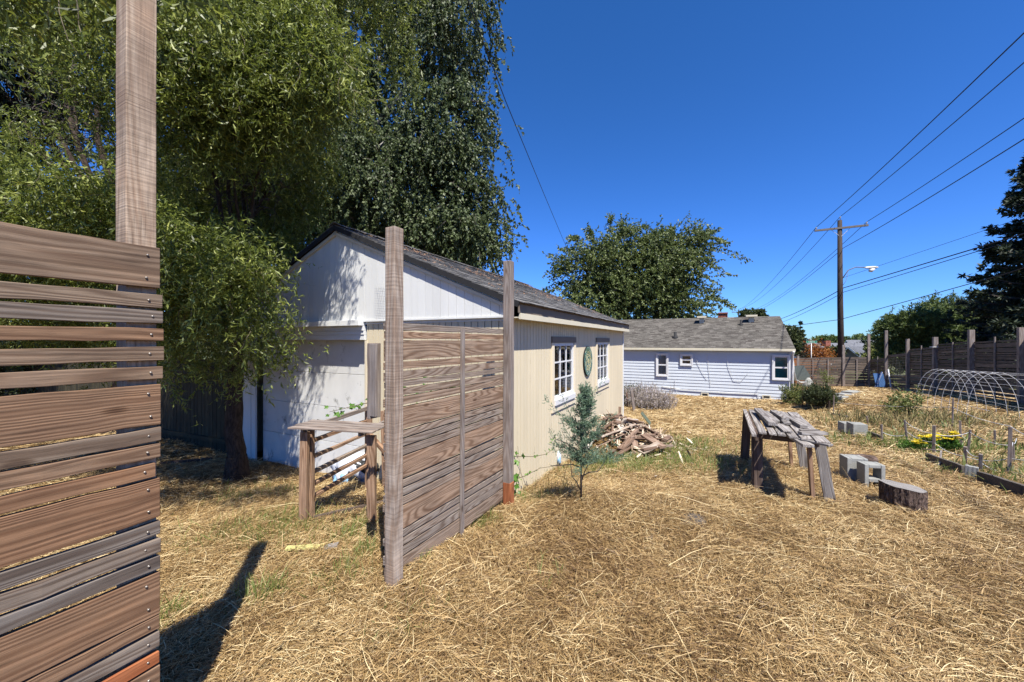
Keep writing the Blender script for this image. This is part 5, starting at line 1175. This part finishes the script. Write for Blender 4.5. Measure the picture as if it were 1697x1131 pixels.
def conifer(name, base, hgt, rad, label, mat, seed, nwh, z0=.12, droop=.35, per=120, ln=(.10, .2), wn=.03, tw=.06, upturn=0., r0=.2, power=.8, nb=9, parent=None, topdir=(0, 0, 1), bs=14):
    rng = np.random.default_rng(seed); base = np.asarray(base, float); r = thing(name, base, label, 'tree') if parent is None else parent; S = []; q = MB()
    q.tube([base-Z*.2, base+Z*hgt*.5, base+Z*hgt*.98], [r0, r0*.6, .02], 9, None, False, .02); q.build('trunk', M['bark'], r, True)
    for i in range(nwh):
        f = z0+(1-z0)*(i+rng.uniform(-.3, .3))/nwh; z = f*hgt; L = rad*(1-f)**power+.06*rad
        for k in range(nb):
            a = rng.uniform(0, 6.283); l = L*rng.uniform(.6, 1.12); d = np.array([math.cos(a), math.sin(a), 0]); t = np.linspace(0, 1, 9)[:,None]
            S.append(base+Z*z+d*l*t+Z*(l*(-droop*t*1.0+(droop*.7+upturn)*t**2.2)))
    S = np.array(S); n = len(S)
    # side sprays
    sp_, sd_, si = on_strands(S, bs, rng); m = len(sp_); lat = unit(np.cross(sd_, [0, 0, 1.]))*np.sign(rng.normal(size=(m, 1))); Lb = np.linalg.norm(S[si, -1]-S[si, 0], axis=1)
    fr = np.linalg.norm(sp_-S[si, 0], axis=1)/(Lb+1e-6)
    D = unit(lat*.8+sd_*.7+rng.normal(size=(m, 3))*.18+[0, 0, -.12+upturn*.5]); ll = Lb*.28*(1.15-fr)*rng.uniform(.5, 1.2, m)+.05*rad*.5; S2 = sp_[:,None]+D[:,None]*(np.linspace(0, 1, 5)[None,:,None])*ll[:,None,None]
    S2[:, :, 2] -= (np.linspace(0, 1, 5)**2)[None]*ll[:,None]*.25
    pp, pd, pi = on_strands(S2, per, rng); m2 = len(pp); D = unit(pd*.7+rng.normal(size=(m2, 3))*.55)
    tint = np.clip(rng.beta(2, 2.6, m2)+np.repeat(rng.normal(0, .1, len(S2)), per), 0, 1)
    leaves(pp, D, rperp(D, rng), rng.uniform(*ln, m2), np.full(m2, wn), 'foliage', M[mat], r, tint, .05)
    ribbons(S, np.tile([[0, 0, 1.]], (n, 1)), np.linspace(tw, tw*.2, 9), 'branches', M['twig_dark'], r); return r
b0 = np.array([33.3, 23.6, 0]); b0[2] = gz(b0[0], b0[1]); conifer('fir_tree', b0, 16.0, 5.3, 'big dark fir at the right edge with drooping layered branches', 'darkconifer', 3, 38, .10, .22, 15, (.22, .42), .12, .07, .12, .3, .75, 10)
b0 = P(1326, 600, 32); b0[2] = gz(b0[0], b0[1]); conifer('spruce_tree', b0, H-(529-CY)/F*32-b0[2], 1.05, 'small pointed dark spruce right of the blue house, beside the orange bush', 'darkconifer', 4, 20, .08, -.3, 12, (.06, .13), .05, .03, .35, .1, 1.05, 7, bs=5)
for i, (px, py, d, rx, rz, mt, l) in enumerate(((1508,552,30,1.5,1.7,'pine','rounded green pine just right of the gate posts'), (1548,545,33,2.2,2.4,'pine','larger mid green pine behind the long fence'), (1592,538,36,2.4,3.2,'pine','dark pine left of the big fir'), (1625,540,34,2.8,3.2,'darkconifer','dark evergreen tucked under the big fir branches'), (1672,550,31,3.0,2.6,'darkconifer','dark evergreen at the foot of the big fir'))):
    c = P(px, py, d); b0 = np.array([c[0], d, gz(c[0], d)]); rr = np.random.default_rng(40+i)
    bl = [(c[0]+rr.normal(0, rx*.4), d+rr.normal(0, rx*.4), c[2]+rr.uniform(-rz*.9, rz*.45), rx*.62, rx*.6, rz*.36, 1.) for _ in range(8)]+[(c[0], d, c[2]-rz*.9, rx, rx, rz*.7, 1.2)]
    broad('pine_tree', b0, bl, mt, 2300, 16, (.16, .34), (.05, .10), l, grav=-.12, seg=.17, nseg=4, r0=.18, top=b0+Z*2., seed=50+i, group='evergreens beyond the right fence', lgrav=.1, tw=.012)
# orange bush, distant greenery
c = P(1352, 580, 34); b0 = np.array([c[0], 34, gz(c[0], 34)]); broad('orange_bush', b0, [(c[0]-.5, 34, c[2]-.2, .9, .8, .9, 1), (c[0]+.4, 34, c[2]-.3, .8, .8, .8, 1), (c[0], 34, c[2]-1.3, 1.1, .9, .9, 1)], 'orange_leaf', 700, 14, (.08, .16), (.05, .1), 'orange leaved bush behind the cedar fence under the street sign', 'bush', r0=.06, seed=61, seg=.12)
for i, (px, py, d, rx, rz, mt, l) in enumerate(((1364,566,75,1.9,1.2,'pine','distant round tree right of the small spruce'), (1345,570,80,1.6,1.2,'darkconifer','distant dark tree behind the street sign'), (1381,585,45,.6,.5,'shrub','olive bush in front of the distant chimney house'), (1432,580,60,.9,1.0,'darkconifer','dark round bush right of the small gabled house'), (1452,583,38,.6,.9,'shrub','green bush behind the tall fence corner post'), (1415,566,110,9,2.3,'pine','low distant tree line beyond the roofs'), (1440,568,120,9,1.6,'pine','low far trees left of the tall gate post'), (1466,578,34,1.0,1.4,'shrub_light','yellow green bush behind the gate posts'), (1240,527,44,.5,.8,'shrub','leafy tree top showing above the blue roof ridge'), (1258,524,45,.6,.6,'shrub','small tuft of leaves above the blue roof ridge'), (1312,556,27,.5,.8,'shrub','thin sapling just off the right end of the blue roof'))):
    c = P(px, py, d); b0 = np.array([c[0], d, gz(c[0], d)]); s_ = d/45
    bl = [(c[0]+RG.normal(0, rx*.4), d+RG.normal(0, rx*.3), c[2]+RG.uniform(-rz*.6, rz*.4), rx*.6, rx*.6, rz*.5, 1.) for _ in range(6)]+[(c[0], d, c[2]-rz*1.0, rx*.8, rx*.8, rz*.8, 1.)]
    broad('distant_tree' if d > 39 and rz > 1.2 else 'bush', b0, bl, mt, 420, 12, (.16*s_+.05, .3*s_+.07), (.1*s_+.03, .18*s_+.04), l, 'tree' if d > 39 and rz > 1.2 else 'bush', grav=-.05, seg=.09*s_, nseg=4, r0=.1, top=b0+Z*1.2, seed=70+i, tw=.012*s_)
# dark evergreen at the far left behind the willow
b0 = np.array([-9.6, 9.3, 0]); b0[2] = gz(b0[0], b0[1])
broad('dark_evergreen', b0, [Bp(-30,60,9.3,1.5,2.2,1.5,1.4), Bp(20,130,9.3,.9,1.3,1.2,1.2), Bp(60,20,9.6,1.0,.9,1.2,1.), Bp(-60,250,9.3,1.2,1.2,1.2,1.), Bp(-40,-120,9.3,2.2,1.6,1.8,.8), Bp(110,-20,9.6,.9,.5,1,.6)], 'darkconifer', 4200, 24, (.07, .14), (.03, .055), 'dark evergreen tree filling the upper left corner behind the willow', grav=.1, seg=.1, nseg=6, r0=.2, top=b0+Z*4, seed=81)
# extra foliage behind the left fence and behind the shed's far side
b0 = np.array([-10.5, 12.5, 0]); b0[2] = gz(b0[0], b0[1])
broad('hedge_tree', b0, [Bp(60,500,12.5,2.5,2.2,1.5,1.2), Bp(250,450,13,2.5,2.8,1.5,1.2), Bp(330,560,12.5,2.0,1.6,1.2,1.), Bp(-50,430,12.5,2.4,2.2,1.4,1.), Bp(380,330,14.5,2.4,3,1.5,1.), Bp(230,270,15,2.0,1.8,1.5,.8), Bp(40,600,13,3,1.5,1.5,1), Bp(-350,480,12,3,2.5,1.5,1.), Bp(420,520,14.5,1.6,2,1.2,.8)], 'shrub', 7200, 18, (.09, .17), (.05, .09), 'dense shaded tree mass behind the mossy upright board fence', grav=.05, seg=.16, nseg=5, r0=.2, top=b0+Z*2.5, seed=82)

# young juniper and its low neighbour
def juniper():
    rng = np.random.default_rng(91); b0 = gp(963, 832); r = thing('juniper', b0, 'young blue green juniper with a bare lower stem, growing against the beige shed wall', 'shrub')
    d = b0[1]; k = d/F; q = MB(); top = b0+np.array([.02, 0, (832-640)*k]); q.tube([b0-Z*.05, b0+Z*.35, b0+Z*.8, top-Z*.05+[.08, 0, 0]], [.012, .010, .008, .003], 7); 
    def pt(px, py, dy=0): return P(px, py, d+dy)
    S = []
    for (x0, y0, x1, y1) in [(963,735,900+0,663),(964,700,1013,690),(962,760,925,745)]: pass
    br = []
    for i in range(85):
        f = rng.uniform(0, 1)**1.3; y0 = 770-f*125; a = rng.uniform(0, 6.28); L = (.30*(1-f)**.9+.035)*rng.uniform(.5, 1.15)
        if rng.random() < .12: L *= 1.45
        p0 = pt(963+f*6, y0); dd = np.array([math.cos(a), math.sin(a), rng.uniform(.1, .7)]); br.append(grow(p0[None], unit(dd)[None], 8, L/8, -.08, .16, rng)[0])
    for (x1, y1) in ((1003, 628), (1010, 690), (903, 660), (978, 600+40), (985, 648), (930, 655), (1018, 688)):
        p0 = pt(963, min(y1+70, 740)); t = np.linspace(0, 1, 9)[:,None]; br.append(p0*(1-t)+pt(x1, y1)*t)
    S = np.array(br); sp2, sd2, si = on_strands(S, 26, rng); S2 = grow(sp2, unit(sd2*.8+rng.normal(size=sd2.shape)*.6), 4, .014, -.1, .2, rng)
    pp, pd, pi = on_strands(S2, 14, rng); m = len(pp); D = unit(pd+rng.normal(size=(m, 3))*.5)
    leaves(pp, D, rperp(D, rng), rng.uniform(.010, .022, m), np.full(m, .0055), 'foliage', M['juniper'], r, np.clip(rng.beta(2, 2, m), 0, 1))
    for a in S[::2]: q.tube(a, np.linspace(.004, .001, 9), 4, None, False)
    for (x0, y0, x1, y1, x2, y2) in ((962,765,940,735,920,728),(962,775,935,771,912,772),(963,800,975,770,985,768),(962,812,948,790,945,760),(963,790,990,782,1003,765)):
        q.tube([pt(x0, y0), pt((x0+x1)/2, (y0+y1)/2-3), pt(x1, y1), pt(x2, y2)], [.007, .006, .005, .003], 5)
    q.build('stem', M['twig_dark'], r, True)
    b1 = gp(1000, 770); r2 = thing('low_juniper', b1, 'low silvery blue juniper tuft at the foot of the scrap heap', 'shrub'); br = []
    for i in range(80):
        a = rng.uniform(0, 6.28); br.append(grow((b1+np.array([rng.normal(0, .10), rng.normal(0, .07), .02]))[None], unit(np.array([math.cos(a)+.5, math.sin(a)*.7, rng.uniform(.3, 1.0)]))[None], 8, rng.uniform(.02, .04), .03, .15, rng)[0])
    S = np.array(br); sp2, sd2, si = on_strands(S, 16, rng); S2 = grow(sp2, unit(sd2*.8+rng.normal(size=sd2.shape)*.6), 4, .013, -.1, .2, rng)
    pp, pd, pi = on_strands(S2, 12, rng); m = len(pp); D = unit(pd+rng.normal(size=(m, 3))*.5)
    leaves(pp, D, rperp(D, rng), rng.uniform(.01, .022, m), np.full(m, .006), 'foliage', M['juniper'], r2, np.clip(rng.beta(2.4, 2, m), 0, 1)); ribbons(S, rperp(S[:, 1]-S[:, 0], rng), np.linspace(.004, .001, 9), 'stems', M['twig_dark'], r2)
juniper()
def vine(name, pts, label, nl, size, seed, spread=.05, rr=.005):
    rng = np.random.default_rng(seed); pts = np.asarray(pts, float); r = thing(name, pts[0], label, 'vine')
    q = MB(); q.tube(pts, np.linspace(rr, rr*.4, len(pts)), 6); q.build('stem', M['twig'], r, True)
    S = pts[None]; lp, ld, li = on_strands(S, nl, rng); q = MB()
    for c, d in zip(lp, ld):
        c = c+rng.normal(0, spread, 3); n = unit(rng.normal(0, .5, 3)+np.array([.15, -.5, .8])); a = unit(np.cross(n, rng.normal(size=3))); b = np.cross(n, a); s = size*rng.uniform(.55, 1.15)
        an = np.linspace(0, 6.283, 15, endpoint=False); rad = s*(.72+.28*np.cos(an*5))*(1-.25*np.cos(an)); vs = [c+a*math.cos(t)*k+b*math.sin(t)*k+n*(.12*s*math.cos(2*t)) for t, k in zip(an, rad)]+[c]
        q.add(vs, [(i, (i+1) % 15, 15) for i in range(15)], None, rng.random())
    q.build('foliage', M['vine'], r, True)
vine('grape_vine', [P(628,660,3.35), P(610,668,3.3), P(590,672,3.25), P(568,678,3.2), P(546,683,3.15)], 'grape vine shoot with fresh green leaves reaching out left of the screen', 24, .033, 5, .022)
vine('grape_vine', [P(640,655,3.25), P(700,650,3.6), P(735,643,3.85), P(760,640,4.1)], 'grape vine leaves showing between the slats of the screen', 34, .035, 6, .04)
vine('bindweed', [P(850,850,4.6), P(856,800,4.55), P(862,780,4.55), P(858,740,4.55)], 'broad green vine leaves climbing behind the far post foot', 16, .05, 7, .05)
vine('bramble', [P(854,795,4.9), P(872,788,4.85), P(895,776,4.85), P(925,772,4.9), P(960,775,4.7)], 'arching green bramble stem crossing low before the beige wall', 14, .022, 8, .02)
vine('bramble', [P(853,757,4.8), P(885,757,4.85), P(905,753,4.9), P(916,745,5.0), P(922,725,5.0)], 'thin brown bramble stem with small leaves near the shed wall', 22, .02, 9, .03)
# shrubs near the blue house
b0 = gp(1374, 681); broad('rosemary_bush', b0, [(b0[0], b0[1]+.5, b0[2]+.42, .42, .4, .34, 1), (b0[0]+.35, b0[1]+.5, b0[2]+.28, .3, .3, .26, 1), (b0[0]+.05, b0[1]+.7, b0[2]+.34, .28, .28, .26, 1)], 'shrub', 1300, 16, (.035, .07), (.012, .025), 'dense dark green rosemary bush at the end of the lawn', 'shrub', grav=-.35, seg=.038, nseg=5, r0=.03, top=b0+Z*.3, seed=101, tw=.004, up=.6, lgrav=.2)
b0 = gp(1338, 671); broad('green_shrub', b0, [(b0[0], b0[1]+.8, b0[2]+.3, .35, .4, .36, 1), (b0[0]-.2, b0[1]+.4, b0[2]+.12, .3, .3, .2, 1)], 'shrub_light', 500, 12, (.04, .07), (.02, .035), 'lighter green shrub against the blue house corner', 'shrub', grav=-.2, seg=.035, nseg=5, r0=.03, top=b0+Z*.3, seed=102, tw=.004, up=.5)
for i, (px, py, w_, h_, mt, l) in enumerate(((1048, 672, .55, .42, 'shrub', 'green leafy plant at the back of the silver lavender bed'), (1062, 676, .5, .42, 'lavender', 'greyish lavender clump nearest the shed corner'), (1092, 680, .55, .30, 'lavender', 'silvery white lavender clump at the right end of the bed'), (1077, 672, .5, .34, 'lavender', 'silvery lavender clump in the middle of the bed'))):
    b0 = gp(px, py); broad('lavender' if mt == 'lavender' else 'leafy_plant', b0, [(b0[0], b0[1]+.3, b0[2]+h_*.5, w_, w_*.7, h_*.6, 1)], mt, 620, 12, (.035, .07), (.012, .026), l, 'plant', grav=-.5, seg=.07, nseg=5, parts=False, seed=110+i, tw=.004, up=.8, lgrav=.4)
for px, py, h_, l in ((1370, 642, .9, 'tall thin yellow green sapling in front of the back fence'), (1506, 700, .75, 'tall dry weed stalk standing left in the garden bed'), (1484, 690, .4, 'short green weed in the garden bed')):
    b0 = gp(px, py); broad('sapling', b0, [(b0[0], b0[1], b0[2]+h_*.6, .16, .16, h_*.42, 1)], 'shrub_light', 90, 8, (.04, .09), (.02, .045), l, 'plant', grav=-.3, seg=.05, nseg=4, r0=.012, top=b0+Z*h_*.8, seed=int(px), tw=.003)
def flowers(px, py, w_, h_, nf, label, seed):
    rng = np.random.default_rng(seed); b0 = gp(px, py); r = broad('yellow_flower_clump', b0, [(b0[0], b0[1]+.12, b0[2]+h_*.3, w_, w_*.6, h_*.32, 1)], 'vine', 130, 10, (.025, .05), (.012, .022), label, 'flowers', grav=-.3, seg=.014, nseg=4, parts=False, seed=seed, tw=.002, up=.5, lgrav=.3, outw=.2)
    c = b0+np.c_[rng.normal(0, w_*.5, nf), rng.normal(.08, w_*.3, nf), h_*rng.uniform(.75, 1.1, nf)]; pp = np.repeat(c, 18, 0); a = np.tile(np.linspace(0, 6.283, 18, endpoint=False), nf)
    D = unit(np.c_[np.cos(a), np.sin(a)-.3, np.full(len(a), .35)+rng.normal(0, .25, len(a))]); leaves(pp, D, unit(np.cross(D, [0, 0, 1.])), .042, .028, 'flower_heads', M['flower'], r, rng.random(len(pp)))
flowers(1528, 750, .22, .17, 12, 'low clump of yellow flowers left of the stout grey stake', 121)
flowers(1564, 750, .24, .26, 26, 'large clump of yellow flowers between the garden stakes', 122)
flowers(1591, 750, .12, .28, 12, 'small group of orange yellow flowers against the right stake', 123)

# ================================================================ ground litter: straw, weeds, green grass (nobody could count them)
def inside_build(x, y):
    dx, dy = x-SH0[0], y-SH0[1]; u_ = dx*U[0]+dy*U[1]; v_ = dx*V[0]+dy*V[1]; s = (u_ > .02) & (u_ < SL) & (v_ > .02) & (v_ < SW)
    dx, dy = x-HB[0], y-HB[1]; u_ = dx*U[0]+dy*U[1]; v_ = dx*V[0]+dy*V[1]; return s | ((u_ > -.02) & (v_ > 0) & (v_ < 14) & (u_ < 8))
def straw(n, seed, r0, r1, pw, name, lab, mat, ln, wd, tilt, tintf, amp=62, hmin=.0, keep=None, upright=False):
    rng = np.random.default_rng(seed); a = R(90)-rng.uniform(-R(amp), R(amp), n); q = rng.random(n); e = 2-pw; rr = (r0**e+(r1**e-r0**e)*q)**(1/e)
    x, y = rr*np.cos(a), rr*np.sin(a); k = ~inside_build(x, y)
    if keep is not None: k &= keep(x, y, rng)
    x, y, rr = x[k], y[k], rr[k]; n = len(x); sc = 1+rr*.055
    L = rng.uniform(*ln, n)*(rng.random(n)**1.1*.9+.3)*np.minimum(sc, 1.5); W_ = rng.uniform(*wd, n)*np.maximum(1, rr*.20)
    th = nz(x, y, 1.7, 4)*1.9+nz(x, y, 5.5, 1)*1.3+rng.normal(0, 1.2, n); el = np.abs(rng.normal(0, tilt, n)) if not upright else rng.uniform(.8, 1.5, n)
    D = np.c_[np.cos(th)*np.cos(el), np.sin(th)*np.cos(el), np.sin(el)]; z = g(x, y)+rng.uniform(0, .045, n)*(not upright)+hmin
    bend = rng.normal(0, .17, (n, 3))*[1, 1, .5]; p0 = np.c_[x, y, z]
    p1 = p0+D*L[:,None]*.5; D2 = unit(D+bend-[0, 0, .25]); p2 = p1+D2*L[:,None]*.5
    p1[:, 2] = np.maximum(p1[:, 2], g(p1[:, 0], p1[:, 1])+.004); p2[:, 2] = np.maximum(p2[:, 2], g(p2[:, 0], p2[:, 1])+.003)
    S = unit(np.cross(D, rng.normal(size=(n, 3))*.6+[0, 0, 1.])); t = np.clip(tintf(x, y, rng), 0, 1)
    return tag(ribbons(np.stack([p0, p1, p2], 1), S, np.stack([W_*.8, W_, W_*.35], 1), name, mat, None, t), lab, None, None, 'stuff')
dark_ = lambda x, y: .10*nz(x, y, 2.1, 6)+.09*nz(x, y, 6, 8)
def thin(x, y, rng):
    bare = nz(x, y, 3.1, 2)+.6*nz(x, y, 9, 5); k = rng.random(len(x)) > np.clip((bare-.9)*.55, 0, .7)
    # shaded bare soil under the willow
    w_ = np.exp(-(((x+4.2)/1.4)**2+((y-5.6)/.9)**2)); return k & (rng.random(len(x)) > .75*w_)
straw(760000, 201, 1.0, 9, 1.25, 'straw_litter', 'cut dry straw matted over the yard', M['straw'], (.025, .095), (.0009, .0019), .26, lambda x, y, r: r.beta(1.5, 1.8, len(x))+.85*dark_(x, y)-.15*np.exp(-((x-.6)/1.0)**2-((y-3.2)/1.3)**2), keep=thin)
straw(190000, 202, 8, 27, 1.35, 'straw_litter', 'dry straw over the far part of the yard', M['straw'], (.08, .24), (.0012, .0024), .2, lambda x, y, r: r.beta(2.4, 1.7, len(x))+dark_(x, y), keep=thin)
straw(3500, 203, 1.2, 8, 1.2, 'long_straw', 'long loose straw stalks on top of the litter', M['straw'], (.18, .42), (.0009, .0018), .10, lambda x, y, r: r.beta(4, 1.6, len(x)), hmin=.03)
straw(9000, 204, 1.2, 10, 1.2, 'standing_stubble', 'tufts of dry stubble standing in the straw', M['straw'], (.08, .2), (.0012, .0024), .3, lambda x, y, r: r.beta(2, 1.5, len(x)), upright=True, keep=lambda x, y, r: nz(x, y, 4.1, 9) > .55)
def patches(pl):
    def f(x, y, rng):
        w_ = 0
        for (px, py, rx, ry, s) in pl: c = gp(px, py); w_ = w_+s*np.exp(-((x-c[0])/rx)**2-((y-c[1])/ry)**2)
        return rng.random(len(x)) < np.clip(w_*(.85+.5*nz(x, y, 8, 3)), 0, 1)
    return f
straw(520000, 205, 1.3, 14, 1.1, 'green_grass', 'patches of green grass blades coming up through the straw', M['grass'], (.05, .14), (.0013, .0026), .3, lambda x, y, r: r.beta(2, 2, len(x)), upright=True,
      keep=patches([(1090,745,.9,.9,.9),(1040,775,.9,.45,.9),(1140,770,.5,.5,.5),(1120,740,.5,.5,.6),(590,880,.12,.3,.9),(605,920,.08,.15,.9),(440,985,.14,.12,.9),(290,1020,.07,.12,1.),(480,890,.4,.25,.5),(430,870,.4,.3,.5),(560,960,.2,.15,.5),(350,900,.25,.2,.3),(800,870,.12,.15,.8),(690,930,.08,.1,.7),(520,860,.35,.3,.35),(880,830,.25,.25,.35),(420,820,.5,.4,.25),(1320,690,1.2,.7,.25),(1490,735,1.0,.8,.45),(1660,790,.6,.5,.55),(1640,750,.8,.8,.4),(1250,672,2.5,.5,.2),(700,1010,.2,.1,.12),(640,1060,.15,.1,.15),(900,960,.2,.15,.08)]))
straw(90000, 206, 4, 16, 1.1, 'garden_weeds', 'dry and green weeds filling the garden beds', M['weed'], (.07, .28), (.0018, .0035), .4, lambda x, y, r: r.beta(1.6, 2, len(x)), upright=True,
      keep=patches([(1460,705,.9,1.0,1.),(1500,700,1.3,1.1,.9),(1560,690,1.2,1.2,.6),(1620,700,1.4,1.2,.35),(1400,690,.5,.5,.6),(1310,672,.9,.3,.6),(1600,650,2,1.2,.25),(1120,655,.8,.5,.3),(905,825,.18,.2,.9),(925,815,.18,.2,.9),(950,820,.2,.15,.5)]))
straw(26000, 207, 4, 16, 1.1, 'garden_greens', 'olive green ground cover in the garden beds', M['shrub_light'], (.05, .16), (.004, .009), .6, lambda x, y, r: r.beta(1.4, 2.6, len(x)), upright=True,
      keep=patches([(1480,735,.7,.5,1.),(1530,705,1.2,.8,.6),(1640,735,.9,.7,.7),(1670,790,.5,.4,.8),(1450,700,.9,.7,.5),(1080,765,.5,.4,.2)]))
rl = np.random.default_rng(77); nl = 2600; uu = rl.uniform(0, SL, nl); vv = np.clip(rl.beta(1.6, 1.3, nl)*RIDGE, 0, RIDGE-.05); kk = nz(uu, vv*1.4, 2.2, 3)+.5*nz(uu, vv, 6, 1) > .35; uu, vv = uu[kk], vv[kk]
pb = SH0+U*uu[:,None]+V*vv[:,None]+Z*(2.255+PITCH*vv+.062)[:,None]; dd = unit(U*rl.normal(size=(len(uu), 1))+(V+Z*PITCH)*rl.normal(size=(len(uu), 1))+Z*.1)
tag(leaves(pb, dd, unit(np.cross(dd, unit(Z-V*PITCH))), rl.uniform(.02, .06, len(uu)), rl.uniform(.012, .03, len(uu)), 'leaf_litter', leafm('dead_leaf', (.12, .06, .035), (.28, .15, .08), (.4, .26, .16), 0, .9), None, rl.random(len(uu))), 'dead brown leaves caught on the shed roof', None, None, 'stuff')
# a few stones and clods in the straw
for (px, py, s_, l) in ((1150, 862, .10, 'dark flat stone half buried in the straw in front of the work table'), (652, 700+190, .0, '')):
    if s_ > 0:
        p = gp(px, py); q = MB(); q.tube([p-Z*.04, p+Z*.0, p+Z*s_*.3, p+Z*s_*.42], [s_*1.3, s_*1.3, s_*.9, s_*.2], 12, jit=.1); tag(q.build('stone', flat('dark_stone', (.10, .085, .07), .9), None, True), l, 'stone')
